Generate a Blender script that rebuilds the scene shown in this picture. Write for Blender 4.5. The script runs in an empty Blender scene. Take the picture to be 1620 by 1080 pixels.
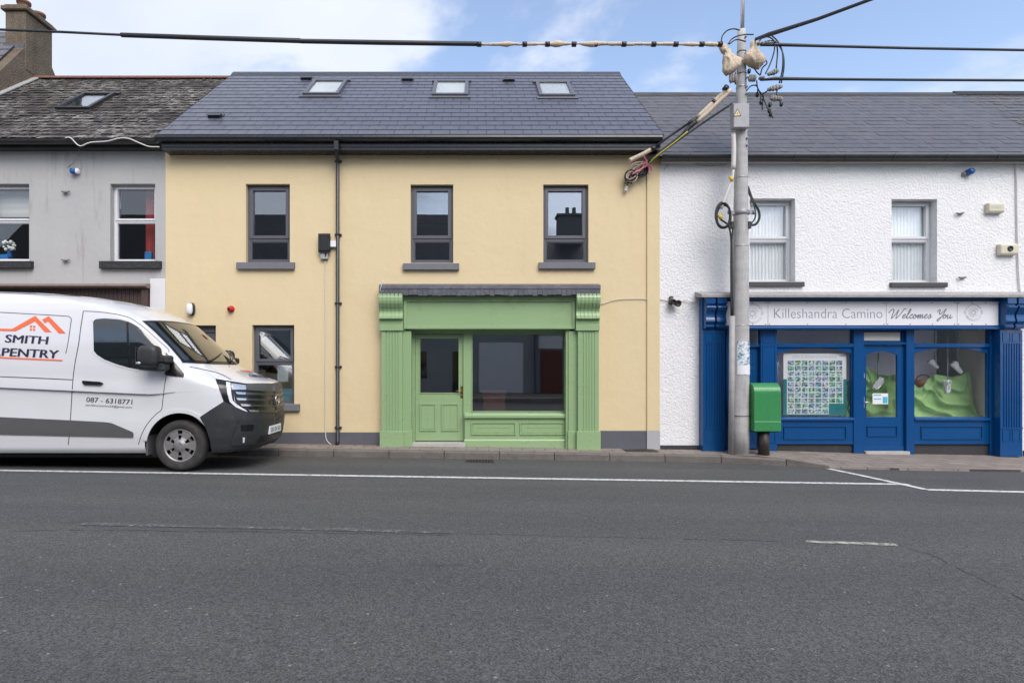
import bpy, bmesh, math, random
from mathutils import Vector, Matrix, noise as mnoise
from mathutils.bvhtree import BVHTree
from mathutils.geometry import delaunay_2d_cdt
random.seed(7)
sc = bpy.context.scene
COL = sc.collection
R = math.radians

# ------------------------------------------------------------------ camera
FPX, CX, CY, CZ, YF = 920.0, 755.0, 580.0, 1.5, 11.08   # focal length in photo pixels, optical axis, eye height, facade distance
cam_d = bpy.data.cameras.new('camera'); cam = bpy.data.objects.new('camera', cam_d); COL.objects.link(cam)
cam.location = (0, 0, CZ); cam.rotation_euler = (R(90), 0, 0)
cam_d.sensor_fit = 'HORIZONTAL'; cam_d.sensor_width = 36; cam_d.lens = 36*FPX/1620
cam_d.shift_x = (810-CX)/1620; cam_d.shift_y = (CY-540)/1620
cam_d.clip_start = .05; cam_d.clip_end = 6000
sc.camera = cam
# ------------------------------------------------------------------ light
SUN_EL, SUN_AZ = R(46), R(160)           # azimuth from +Y towards +X: high, behind the viewer, to the right
sun_dir = Vector((math.sin(SUN_AZ)*math.cos(SUN_EL), math.cos(SUN_AZ)*math.cos(SUN_EL), math.sin(SUN_EL)))
sd = bpy.data.lights.new('sun', 'SUN'); sun = bpy.data.objects.new('sun', sd); COL.objects.link(sun)
sd.energy = 1.5; sd.angle = R(42); sd.color = (1, .968, .925)
sun.rotation_euler = (-sun_dir).to_track_quat('-Z', 'Y').to_euler(); sun.location = (8, -8, 20)
sc.view_settings.view_transform = 'Standard'; sc.view_settings.look = 'None'
sc.view_settings.gamma = 1; sc.view_settings.use_curve_mapping = False
sc.view_settings.exposure = .62

def setup_world():
    w = bpy.data.worlds.new('World'); sc.world = w; w.use_nodes = True
    nt = w.node_tree; N = nt.nodes; L = nt.links; N.clear()
    out = N.new('ShaderNodeOutputWorld')
    sky = N.new('ShaderNodeTexSky'); sky.sky_type = 'NISHITA'; sky.sun_disc = False
    sky.sun_elevation = SUN_EL; sky.sun_rotation = SUN_AZ
    sky.air_density = 1.0; sky.dust_density = 1.4; sky.ozone_density = 1.0; sky.altitude = 60
    bg = N.new('ShaderNodeBackground'); bg.inputs[1].default_value = .115
    tc = N.new('ShaderNodeTexCoord')
    sep = N.new('ShaderNodeSeparateXYZ'); L.new(tc.outputs['Generated'], sep.inputs[0])
    zz = N.new('ShaderNodeMath'); zz.operation = 'MAXIMUM'; L.new(sep.outputs[2], zz.inputs[0]); zz.inputs[1].default_value = 0.0
    za = N.new('ShaderNodeMath'); za.operation = 'ADD'; L.new(zz.outputs[0], za.inputs[0]); za.inputs[1].default_value = .42
    comb = N.new('ShaderNodeCombineXYZ')
    for i in (0, 1):
        d = N.new('ShaderNodeMath'); d.operation = 'DIVIDE'; L.new(sep.outputs[i], d.inputs[0]); L.new(za.outputs[0], d.inputs[1]); L.new(d.outputs[0], comb.inputs[i])
    mp = N.new('ShaderNodeMapping'); L.new(comb.outputs[0], mp.inputs[0]); mp.inputs['Location'].default_value = (CLOUD[0], CLOUD[1], CLOUD[2])
    mp.inputs['Scale'].default_value = (1, 1.25, 1)
    n1 = N.new('ShaderNodeTexNoise'); L.new(mp.outputs[0], n1.inputs[0]); n1.inputs['Scale'].default_value = 2.1; n1.inputs['Detail'].default_value = 9; n1.inputs['Roughness'].default_value = .55; n1.inputs['Distortion'].default_value = .25
    # more cloud towards the left
    gx = N.new('ShaderNodeMath'); gx.operation = 'MULTIPLY_ADD'; L.new(sep.outputs[0], gx.inputs[0]); gx.inputs[1].default_value = -.16; L.new(n1.outputs[0], gx.inputs[2])
    mr = N.new('ShaderNodeMapRange'); L.new(gx.outputs[0], mr.inputs[0]); mr.interpolation_type = 'SMOOTHSTEP'
    mr.inputs[1].default_value = .43; mr.inputs[2].default_value = .57; mr.inputs[3].default_value = .06; mr.inputs[4].default_value = .92
    n2 = N.new('ShaderNodeTexNoise'); L.new(mp.outputs[0], n2.inputs[0]); n2.inputs['Scale'].default_value = 3.2; n2.inputs['Detail'].default_value = 6
    cr = N.new('ShaderNodeMixRGB'); L.new(n2.outputs[0], cr.inputs[0])
    cr.inputs[1].default_value = (3.9, 4.3, 5.3, 1); cr.inputs[2].default_value = (6.2, 6.4, 6.9, 1)
    sb = N.new('ShaderNodeMixRGB'); sb.blend_type = 'MULTIPLY'; sb.inputs[0].default_value = 1; L.new(sky.outputs[0], sb.inputs[1]); sb.inputs[2].default_value = (1.70, 1.62, 1.58, 1)
    mx = N.new('ShaderNodeMixRGB'); L.new(mr.outputs[0], mx.inputs[0]); L.new(sb.outputs[0], mx.inputs[1]); L.new(cr.outputs[0], mx.inputs[2])
    L.new(mx.outputs[0], bg.inputs[0]); L.new(bg.outputs[0], out.inputs[0])
CLOUD = (1.3, 2.2, 5.0)
setup_world()

# ------------------------------------------------------------------ measuring helpers
def X(px, Y=YF): return (px-CX)/FPX*Y
def Z(py, Y=YF): return CZ+(CY-py)/FPX*Y
def P(px, py, Y): return Vector((X(px, Y), Y, Z(py, Y)))
MS, YK, CAMB, YCR = .0145, 10.35, .04, 4.85         # street slope, kerb line, camber, crown
def zroad(x, y):
    y = min(y, 30)
    if y >= YCR: return CZ-1.6425+CAMB*(YK-y)-MS*x
    return CZ-1.6425+CAMB*(YK-YCR)-.015*(YCR-y)-MS*x
def zpave(x): return -.018+.0-MS*x
def GH(px, py):                                       # where the line of sight meets the road
    a, b = (px-CX)/FPX, (py-CY)/FPX
    Y = (1.6425-CAMB*YK)/(b-CAMB-MS*a)
    if Y < YCR: Y = (1.6425-CAMB*(YK-YCR)+.015*YCR)/(b+.015-MS*a)
    return Vector((a*Y, Y, zroad(a*Y, Y)))

# ------------------------------------------------------------------ materials
MATS = {}
def nodes(name):
    m = bpy.data.materials.new(name); m.use_nodes = True
    nt = m.node_tree; nt.nodes.clear()
    o = nt.nodes.new('ShaderNodeOutputMaterial'); b = nt.nodes.new('ShaderNodeBsdfPrincipled')
    nt.links.new(b.outputs[0], o.inputs[0])
    MATS[name] = m
    return m, nt, nt.nodes, nt.links, b, o
def noi(N, L, src, scale, detail=5, rough=.55, dist=0):
    n = N.new('ShaderNodeTexNoise'); n.inputs['Scale'].default_value = scale; n.inputs['Detail'].default_value = detail
    n.inputs['Roughness'].default_value = rough; n.inputs['Distortion'].default_value = dist
    if src: L.new(src, n.inputs[0])
    return n.outputs[0]
def ramp(N, L, src, a, b, c0=0., c1=1.):
    m = N.new('ShaderNodeMapRange'); L.new(src, m.inputs[0])
    for i, v in zip((1, 2, 3, 4), (a, b, c0, c1)): m.inputs[i].default_value = v
    return m.outputs[0]
def mixc(N, L, f, a, b, mode='MIX'):
    m = N.new('ShaderNodeMixRGB'); m.blend_type = mode
    for i, v in ((0, f), (1, a), (2, b)):
        if isinstance(v, (int, float)): m.inputs[i].default_value = v if i == 0 else (v, v, v, 1)
        elif isinstance(v, (tuple, list)): m.inputs[i].default_value = (*v[:3], 1)
        else: L.new(v, m.inputs[i])
    return m.outputs[0]
def mth(N, L, op, a, b=0.):
    m = N.new('ShaderNodeMath'); m.operation = op
    for i, v in ((0, a), (1, b)):
        if isinstance(v, (int, float)): m.inputs[i].default_value = v
        else: L.new(v, m.inputs[i])
    return m.outputs[0]
def bumpn(N, L, h, dist, strength=1., nrm=None):
    b = N.new('ShaderNodeBump'); b.inputs['Distance'].default_value = dist; b.inputs['Strength'].default_value = strength
    L.new(h, b.inputs['Height'])
    if nrm: L.new(nrm, b.inputs['Normal'])
    return b.outputs[0]
def coord(N, L, which='Object', scale=None):
    t = N.new('ShaderNodeTexCoord').outputs[which]
    if scale:
        m = N.new('ShaderNodeMapping'); L.new(t, m.inputs[0]); m.inputs['Scale'].default_value = scale; t = m.outputs[0]
    return t
def mul(c, k): return tuple(min(1, v*k) for v in c)
def mat(name, col, rough=.6, var=.12, vs=2.5, bump=0, bs=80, metal=0, spec=.5, coat=0, dirt=0, dcol=(.12, .10, .08)):
    m, nt, N, L, b, o = nodes(name)
    t = coord(N, L)
    c = mixc(N, L, noi(N, L, t, vs, 7), mul(col, 1-var), mul(col, 1+var))
    if dirt:
        d = ramp(N, L, noi(N, L, t, vs*1.7, 8, .65), .5, .75, 0, dirt); c = mixc(N, L, d, c, dcol)
    L.new(c, b.inputs['Base Color'])
    r = ramp(N, L, noi(N, L, t, vs*3, 4), .3, .7, max(0, rough-.06), min(1, rough+.06)); L.new(r, b.inputs['Roughness'])
    b.inputs['Metallic'].default_value = metal; b.inputs['Specular IOR Level'].default_value = spec
    b.inputs['Coat Weight'].default_value = coat; b.inputs['Coat Roughness'].default_value = .05
    if bump: L.new(bumpn(N, L, noi(N, L, t, bs, 5), bump), b.inputs['Normal'])
    return m
def glass(name, refl, tint=(.9, .95, .93), rough=0., wob=.0006, alpha_dark=0.):
    m, nt, N, L, b, o = nodes(name); N.remove(b)
    tr = N.new('ShaderNodeBsdfTransparent'); tr.inputs[0].default_value = (*tint, 1)
    gl = N.new('ShaderNodeBsdfGlossy'); gl.inputs['Roughness'].default_value = rough; gl.inputs[0].default_value = (.95, .97, 1, 1)
    t = coord(N, L); L.new(bumpn(N, L, noi(N, L, t, .9, 1), wob), gl.inputs['Normal'])
    lw = N.new('ShaderNodeLayerWeight'); lw.inputs[0].default_value = .5
    sch = mth(N, L, 'MULTIPLY', mth(N, L, 'POWER', lw.outputs['Facing'], 5.), .9)      # Schlick, shared by the two faces of the pane
    f = mth(N, L, 'MULTIPLY', mth(N, L, 'ADD', sch, .04+refl), .5)
    mx = N.new('ShaderNodeMixShader'); L.new(f, mx.inputs[0]); L.new(tr.outputs[0], mx.inputs[1]); L.new(gl.outputs[0], mx.inputs[2])
    L.new(mx.outputs[0], o.inputs[0])
    return m
def slate(name, col, bw, bh, var=.12, rough=.42, lichen=0, lcol=(.33, .33, .30), moss=0, mortar=.006, stain=0, warm=0., patch=.28, mk=.22):
    m, nt, N, L, b, o = nodes(name)
    uv = coord(N, L, 'UV'); ob = coord(N, L)
    br = N.new('ShaderNodeTexBrick'); L.new(uv, br.inputs[0])
    br.inputs['Scale'].default_value = 1; br.inputs['Brick Width'].default_value = bw; br.inputs['Row Height'].default_value = bh
    br.inputs['Mortar Size'].default_value = mortar; br.inputs['Mortar Smooth'].default_value = .2; br.inputs['Bias'].default_value = 0
    br.offset = .5
    br.inputs['Color1'].default_value = (*mul(col, 1-var), 1); br.inputs['Color2'].default_value = (*mul(col, 1+var), 1); br.inputs['Mortar'].default_value = (*mul(col, mk), 1)
    c = br.outputs[0]
    n = noi(N, L, ob, 1.1, 7, .6)
    c = mixc(N, L, 1., c, mixc(N, L, n, 1-patch, 1+patch), 'MULTIPLY')
    if warm:
        c = mixc(N, L, ramp(N, L, noi(N, L, ob, 2.3, 6), .4, .7, 0, warm), c, (.16, .13, .11))
    if lichen:
        l = ramp(N, L, noi(N, L, coord(N, L, 'UV', (4.5, 9, 1)), 1.0, 9, .78), .49, .57, 0, 1)
        big = ramp(N, L, noi(N, L, ob, .9, 4), .42, .56, .08, 1)
        c = mixc(N, L, mth(N, L, 'MULTIPLY', mth(N, L, 'MULTIPLY', l, big), lichen), c, lcol)
    if moss:
        c = mixc(N, L, ramp(N, L, noi(N, L, ob, 3.1, 8, .7), .62, .70, 0, moss), c, (.13, .12, .05))
    if stain:
        c = mixc(N, L, ramp(N, L, noi(N, L, coord(N, L, 'Object', (1, 1, 3)), 1.9, 7, .7), .58, .74, 0, stain), c, (.045, .042, .04))
    L.new(c, b.inputs['Base Color']); 
    L.new(ramp(N, L, noi(N, L, ob, 7, 4), .3, .7, rough-.07, rough+.1), b.inputs['Roughness'])
    h = mth(N, L, 'MULTIPLY', br.outputs[1], -1.0)
    nb = bumpn(N, L, h, .006); L.new(bumpn(N, L, noi(N, L, ob, 35, 4), .004, 1, nb), b.inputs['Normal'])
    return m

def asphalt():
    m, nt, N, L, b, o = nodes('asphalt')
    t = coord(N, L)
    big = noi(N, L, t, .35, 5, .6)
    streak = noi(N, L, coord(N, L, 'Object', (.25, 2.2, 1)), 1.0, 6, .6)
    c = mixc(N, L, big, (.070, .071, .0705), (.092, .092, .0895))
    c = mixc(N, L, ramp(N, L, streak, .35, .7, 0, .55), c, (.104, .102, .098))
    # dark tar and damp patches
    c = mixc(N, L, ramp(N, L, noi(N, L, coord(N, L, 'Object', (.7, 2.5, 1)), 1.5, 7, .65), .63, .72, 0, .55), c, (.045, .045, .048))
    c = mixc(N, L, ramp(N, L, noi(N, L, coord(N, L, 'Object', (.35, .8, 1)), .55, 4, .5), .45, .7, 0, .5), c, (.066, .068, .077))
    sy = N.new('ShaderNodeSeparateXYZ'); L.new(t, sy.inputs[0])                        # paler bands polished by wheels
    wv = mth(N, L, 'ADD', sy.outputs[1], mth(N, L, 'MULTIPLY', noi(N, L, t, .5, 3), .9))
    bands = mth(N, L, 'MULTIPLY', mth(N, L, 'ADD', mth(N, L, 'SINE', mth(N, L, 'MULTIPLY', wv, 4.0)), 1.), mth(N, L, 'MULTIPLY', noi(N, L, coord(N, L, 'Object', (.3, 1.5, 1)), 1.2, 6, .65), .5))
    c = mixc(N, L, ramp(N, L, bands, .15, .75, 0, .55), c, (.112, .111, .107))
    # aggregate
    v = N.new('ShaderNodeTexVoronoi'); L.new(t, v.inputs[0]); v.inputs['Scale'].default_value = 130
    g = mixc(N, L, 1., v.outputs['Color'], (1, 0, 0), 'MULTIPLY')
    s = N.new('ShaderNodeSeparateColor'); L.new(v.outputs['Color'], s.inputs[0])
    k = ramp(N, L, s.outputs[0], 0, 1, .50, 1.5)
    c = mixc(N, L, 1., c, mixc(N, L, 1., (1, 1, 1), k, 'MULTIPLY'), 'MULTIPLY')
    f2 = noi(N, L, t, 38, 6, .75); c = mixc(N, L, 1., c, mixc(N, L, ramp(N, L, f2, .3, .7), .68, 1.32), 'MULTIPLY')
    # light chips
    v2 = N.new('ShaderNodeTexVoronoi'); L.new(t, v2.inputs[0]); v2.inputs['Scale'].default_value = 26
    s2 = N.new('ShaderNodeSeparateColor'); L.new(v2.outputs['Color'], s2.inputs[0])
    chip = mth(N, L, 'MULTIPLY', mth(N, L, 'GREATER_THAN', s2.outputs[1], .975), mth(N, L, 'LESS_THAN', v2.outputs['Distance'], .22))
    c = mixc(N, L, mth(N, L, 'MULTIPLY', chip, .7), c, (.33, .32, .30))
    L.new(c, b.inputs['Base Color']); b.inputs['Roughness'].default_value = .82; b.inputs['Specular IOR Level'].default_value = .35
    h = mth(N, L, 'ADD', v.outputs['Distance'], mth(N, L, 'MULTIPLY', f2, .8))
    L.new(bumpn(N, L, h, .005, .9), b.inputs['Normal'])
def paint_line(name, lo, hi, col, sc_):
    m, nt, N, L, b, o = nodes(name)
    t = coord(N, L)
    w = ramp(N, L, noi(N, L, t, sc_, 9, .8), lo, hi)
    c = mixc(N, L, w, (.07, .07, .071), col)
    L.new(c, b.inputs['Base Color']); b.inputs['Roughness'].default_value = .7
    L.new(bumpn(N, L, noi(N, L, t, 120, 3), .003), b.inputs['Normal'])
def stucco():
    m, nt, N, L, b, o = nodes('rough_white_render')
    t = coord(N, L)
    v = N.new('ShaderNodeTexVoronoi'); v.feature = 'SMOOTH_F1'; v.inputs['Scale'].default_value = 27
    d = mixc(N, L, .16, t, N.new('ShaderNodeTexNoise').outputs[1])
    nz = N.new('ShaderNodeTexNoise'); nz.inputs['Scale'].default_value = 9; nz.inputs['Detail'].default_value = 4; L.new(t, nz.inputs[0])
    d = mixc(N, L, .09, t, nz.outputs[1], 'ADD'); L.new(d, v.inputs[0])
    h = mth(N, L, 'ADD', mth(N, L, 'MULTIPLY', v.outputs['Distance'], -.9), mth(N, L, 'MULTIPLY', noi(N, L, t, 42, 6, .7), .55))
    c = mixc(N, L, noi(N, L, t, 1.2, 6), (.735, .735, .735), (.82, .82, .815))
    c = mixc(N, L, ramp(N, L, noi(N, L, coord(N, L, 'Object', (1.6, 1.6, .35)), 1.3, 8, .7), .6, .78, 0, .22), c, (.50, .50, .47))
    L.new(c, b.inputs['Base Color']); b.inputs['Roughness'].default_value = .85; b.inputs['Specular IOR Level'].default_value = .25
    L.new(bumpn(N, L, h, .0145, 1.), b.inputs['Normal'])
def render_wall(name, col, var, streak=.0, scol=(.2, .2, .18), bump=.0022, bs=170, sc_=.9):
    m, nt, N, L, b, o = nodes(name)
    t = coord(N, L)
    c = mixc(N, L, noi(N, L, t, sc_, 7, .6), mul(col, 1-var), mul(col, 1+var))
    c = mixc(N, L, mth(N, L, 'MULTIPLY', noi(N, L, t, 14, 6, .7), .10), c, mul(col, .6))
    if streak:
        s = ramp(N, L, noi(N, L, coord(N, L, 'Object', (2.6, 2.6, .32)), 1.5, 8, .7), .54, .80, 0, streak)
        c = mixc(N, L, s, c, scol)
    L.new(c, b.inputs['Base Color']); b.inputs['Roughness'].default_value = .88; b.inputs['Specular IOR Level'].default_value = .25
    n1 = bumpn(N, L, noi(N, L, t, bs, 3), bump)
    L.new(bumpn(N, L, noi(N, L, t, 3.5, 4), .012, 1, n1), b.inputs['Normal'])
def paving():
    m, nt, N, L, b, o = nodes('paving')
    t = coord(N, L)
    br = N.new('ShaderNodeTexBrick'); L.new(t, br.inputs[0]); br.inputs['Scale'].default_value = 1
    br.inputs['Brick Width'].default_value = .42; br.inputs['Row Height'].default_value = .21; br.inputs['Mortar Size'].default_value = .007
    br.inputs['Color1'].default_value = (.235, .200, .170, 1); br.inputs['Color2'].default_value = (.285, .243, .208, 1); br.inputs['Mortar'].default_value = (.06, .055, .05, 1)
    c = mixc(N, L, 1., br.outputs[0], mixc(N, L, noi(N, L, t, 3.2, 7, .65), .6, 1.4), 'MULTIPLY')
    c = mixc(N, L, ramp(N, L, noi(N, L, t, 1.7, 7, .7), .56, .72, 0, .5), c, (.09, .085, .08))
    L.new(c, b.inputs['Base Color']); b.inputs['Roughness'].default_value = .8
    n1 = bumpn(N, L, mth(N, L, 'MULTIPLY', br.outputs[1], -1.), .005); L.new(bumpn(N, L, noi(N, L, t, 90, 4), .003, 1, n1), b.inputs['Normal'])
def photo_cells():
    m, nt, N, L, b, o = nodes('photo_print')
    uv = coord(N, L, 'UV')
    n = N.new('ShaderNodeTexNoise'); n.inputs['Scale'].default_value = 3.2; n.inputs['Detail'].default_value = 5; L.new(uv, n.inputs[0])
    fl = N.new('ShaderNodeVectorMath'); fl.operation = 'FLOOR'; L.new(uv, fl.inputs[0])
    wn = N.new('ShaderNodeTexWhiteNoise'); L.new(fl.outputs[0], wn.inputs[0])
    base = mixc(N, L, wn.outputs[0], (.08, .20, .13), (.20, .36, .40))
    base = mixc(N, L, .16, base, wn.outputs[1])
    k = ramp(N, L, n.outputs[0], .38, .62, .12, 2.1)
    c = mixc(N, L, 1., base, mixc(N, L, 1., (1, 1, 1), k, 'MULTIPLY'), 'MULTIPLY')
    c = mixc(N, L, ramp(N, L, n.outputs[0], .55, .66, 0, .7), c, (.62, .70, .72))
    L.new(c, b.inputs['Base Color']); b.inputs['Roughness'].default_value = .5
def torn_paper():
    m, nt, N, L, b, o = nodes('torn_paper')
    t = coord(N, L, 'Object', (1, 1, 1.6))
    n = noi(N, L, t, 9, 6, .6, 1.5)
    c = mixc(N, L, ramp(N, L, n, .42, .5), (.14, .20, .30), (.72, .74, .76))
    c = mixc(N, L, ramp(N, L, noi(N, L, t, 14, 4, .6, 2), .56, .6, 0, .8), c, (.10, .36, .42))
    L.new(c, b.inputs['Base Color']); b.inputs['Roughness'].default_value = .7
def concrete_pole():
    m, nt, N, L, b, o = nodes('pole_concrete')
    t = coord(N, L)
    c = mixc(N, L, noi(N, L, coord(N, L, 'Object', (1, 1, 3.5)), 2.2, 8, .7), (.27, .26, .25), (.60, .595, .58))
    c = mixc(N, L, ramp(N, L, noi(N, L, coord(N, L, 'Object', (9, 9, 1.1)), 1.2, 7, .7), .52, .72, 0, .6), c, (.17, .15, .13))
    c = mixc(N, L, ramp(N, L, noi(N, L, t, 26, 5, .7), .6, .7, 0, .5), c, (.15, .14, .13))
    L.new(c, b.inputs['Base Color']); b.inputs['Roughness'].default_value = .85
    L.new(bumpn(N, L, noi(N, L, t, 60, 5), .006), b.inputs['Normal'])

asphalt(); stucco(); paving(); photo_cells(); torn_paper(); concrete_pole()
paint_line('road_paint', .36, .50, (.70, .70, .69), 16)
paint_line('worn_paint', .53, .66, (.40, .40, .39), 19)
paint_line('worn_yellow_paint', .42, .60, (.52, .51, .42), 17)
render_wall('beige_render', (.695, .570, .350), .055, .22, (.50, .42, .29))
render_wall('grey_render', (.435, .43, .42), .14, .85, (.19, .185, .17), .003, 90)
render_wall('chimney_render', (.155, .122, .088), .45, .8, (.05, .046, .036), .025, 30, 4.5)
render_wall('plinth_paint', (.115, .118, .135), .10, .12, (.2, .19, .17))
render_wall('light_plinth', (.40, .40, .41), .06, .1)
render_wall('white_smooth_render', (.70, .70, .70), .04, .22, (.5, .5, .47))
render_wall('dark_plinth', (.05, .05, .052), .3, .3, (.15, .14, .13), .01, 60)
render_wall('dark_stone', (.21, .21, .22), .15, .3, (.09, .09, .09))
render_wall('opposite_render', (.34, .35, .36), .2, .3, (.2, .2, .2))
slate('new_slate', (.092, .095, .124), .34, .2588, .035, .34, mortar=.010, patch=.14, mk=.34)
slate('old_slate', (.100, .101, .110), .30, .2256, .08, .46, mortar=.003, warm=.15, patch=.16, mk=.4)
slate('stained_slate', (.098, .099, .108), .30, .2256, .14, .5, mortar=.004, stain=.95, warm=.5)
slate('lichen_slate', (.050, .040, .035), .26, .22, .45, .75, lichen=1., moss=.5, mortar=.010, lcol=(.30, .29, .26))
slate('dark_slate', (.05, .05, .055), .3, .22, .2, .6)
mat('black_gutter', (.020, .023, .028), .28, .1, 3)
mat('old_gutter', (.022, .022, .022), .45, .3, 4, dirt=.3)
mat('green_paint', (.272, .398, .205), .30, .03, .8, bump=.0003, bs=30)
mat('blue_paint', (.0025, .062, .205), .20, .08, 1.2, bump=.0004, bs=25)
mat('pvc_white', (.68, .68, .69), .3, .04, 4)
mat('pvc_grey', (.098, .100, .118), .38, .06, 4)
mat('stone_sill', (.155, .157, .175), .7, .15, 6, bump=.003)
mat('black_sill', (.022, .022, .023), .7, .4, 9, bump=.01, bs=25, dirt=.2, dcol=(.2, .2, .19))
mat('sill_dark', (.06, .06, .063), .7, .2, 9, bump=.003)
mat('lead', (.088, .090, .110), .55, .3, 5, bump=.006, bs=30, dirt=.35, dcol=(.3, .3, .3))
mat('ledge_concrete', (.36, .35, .34), .85, .25, 7, bump=.01, bs=60, dirt=.5, dcol=(.16, .15, .14))
mat('terracotta', (.185, .085, .058), .8, .3, 9, bump=.008, bs=40, dirt=.4, dcol=(.08, .07, .06))
mat('brown_wood', (.070, .042, .034), .55, .25, 5, bump=.003, bs=40)
mat('pink_wood', (.24, .17, .15), .7, .3, 7, dirt=.5)
mat('brass', (.42, .28, .10), .3, .1, 8, metal=1)
mat('steel', (.5, .5, .5), .35, .15, 9, metal=1)
mat('galv', (.30, .30, .305), .5, .15, 9, metal=.4)
mat('kerb_stone', (.150, .135, .120), .85, .3, 4, bump=.008, bs=50, dirt=.55, dcol=(.06, .055, .05))
mat('tar', (.040, .040, .042), .75, .25, 9)
mat('iron', (.035, .030, .026), .65, .3, 12, bump=.004)
mat('step_stone', (.40, .40, .37), .8, .15, 6, bump=.004)
mat('room_dark', (.10, .10, .105), .9, .2, 2)
mat('room_mid', (.20, .20, .21), .9, .12, 1.5)
mat('room_light', (.68, .69, .80), .9, .06, 1.5)
mat('room_cream', (.80, .73, .60), .9, .05, 1.5)
mat('net_curtain', (.84, .86, .87), .85, .06, 6)
mat('red_cloth', (.40, .055, .05), .8, .2, 5)
mat('bright_pane_sheet', (.60, .61, .60), .8, .05, 4)
mat('blind', (.62, .60, .54), .8, .06, 4)
mat('drape_green', (.27, .46, .175), .75, .08, 3)
mat('shoe_white', (.80, .80, .80), .6, .06, 9)
mat('box_red', (.17, .045, .032), .6, .2, 5)
mat('table_wood', (.24, .13, .08), .5, .2, 5)
mat('basket', (.42, .16, .06), .8, .4, 25, bump=.02, bs=40)
mat('paper', (.74, .75, .75), .7, .03, 5)
mat('cyan_print', (.05, .42, .60), .6, .1, 5)
mat('teal_print', (.004, .175, .19), .5, .1, 3)
mat('print_grey', (.26, .29, .33), .6, .05, 5)
mat('sign_white', (.745, .745, .77), .42, .025, 2)
mat('sign_ink', (.22, .25, .29), .5, .05, 5)
mat('pale_ink', (.47, .49, .53), .5, .05, 5)
mat('cream_plastic', (.62, .58, .44), .45, .06, 6)
mat('white_plastic', (.78, .78, .82), .35, .03, 6)
mat('black_plastic', (.018, .018, .020), .4, .15, 9)
mat('red_plastic', (.50, .015, .012), .3, .06, 9)
mat('blue_lens', (.01, .10, .32), .15, .2, 12)
mat('postbox_green', (.043, .238, .080), .25, .07, 4, bump=.0008, bs=30)
mat('postbox_post', (.030, .024, .022), .5, .3, 8, dirt=.4, dcol=(.12, .09, .06))
mat('cable_black', (.020, .022, .024), .5, .2, 12)
mat('cable_white', (.62, .60, .56), .6, .12, 15)
mat('cable_cream', (.60, .50, .38), .7, .22, 14, bump=.008, bs=30, dirt=.4, dcol=(.25, .18, .12))
mat('cable_yellow', (.42, .36, .05), .55, .2, 12)
mat('pink_tape', (.60, .20, .25), .6, .2, 14)
mat('yellow_tape', (.66, .46, .05), .6, .1, 14)
mat('bag_cream', (.62, .50, .37), .75, .22, 7, bump=.02, bs=18, dirt=.3, dcol=(.30, .20, .13))
mat('clamp_grey', (.25, .235, .215), .6, .5, 25)
mat('box_grey', (.36, .36, .37), .55, .12, 6, dirt=.25)
mat('conduit_grey', (.36, .355, .35), .6, .15, 6, dirt=.35)
mat('warn_cream', (.75, .56, .30), .6, .05, 8)
mat('van_paint', (.655, .66, .68), .2, .025, 1.1, coat=.8, spec=.5, dirt=.10, dcol=(.35, .33, .30))
mat('van_plastic', (.027, .028, .031), .5, .15, 6, bump=.001, bs=200, dirt=.14, dcol=(.16, .15, .14))
mat('van_trim', (.085, .085, .087), .6, .12, 6)
mat('van_black', (.008, .008, .010), .22, .1, 5)
mat('van_under', (.006, .006, .006), .9, .1, 5)
mat('van_glass', (.006, .010, .010), .03, .05, 2, spec=.9, coat=1)
mat('seam', (.075, .075, .08), .6, .1, 5)
mat('chrome', (.55, .55, .57), .24, .06, 9, metal=1)
mat('dark_chrome', (.17, .17, .175), .42, .1, 9, metal=1)
mat('lamp_clear', (.55, .57, .60), .08, .25, 40, metal=.6, coat=1)
mat('drl_white', (.75, .76, .80), .12, .06, 9, coat=1)
mat('rubber', (.034, .033, .032), .85, .3, 7, bump=.003, bs=60, dirt=.5, dcol=(.10, .095, .085))
mat('rim_grey', (.30, .29, .285), .42, .14, 9, metal=.55, dirt=.3)
mat('decal_navy', (.020, .016, .050), .4, .1, 8)
mat('decal_orange', (.80, .14, .045), .4, .06, 8)
mat('decal_grey', (.085, .085, .09), .4, .06, 8)
mat('plate_white', (.75, .76, .77), .35, .03, 8)
mat('flower_white', (.75, .77, .72), .7, .1, 20)
mat('leaf', (.05, .10, .03), .7, .3, 20)
mat('blue_thing', (.02, .18, .45), .5, .2, 6)
mat('ground_far', (.10, .11, .08), .9, .3, .5)
glass('window_glass', .12, (.97, .98, .98))
glass('dark_window_glass', .33, (.80, .85, .86))
glass('shop_glass', .075, (.975, .98, .98))
glass('display_glass', .27, (.85, .88, .88))
glass('skylight_glass', .26, (.98, .99, .98))
glass('old_skylight_glass', .62)

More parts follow.
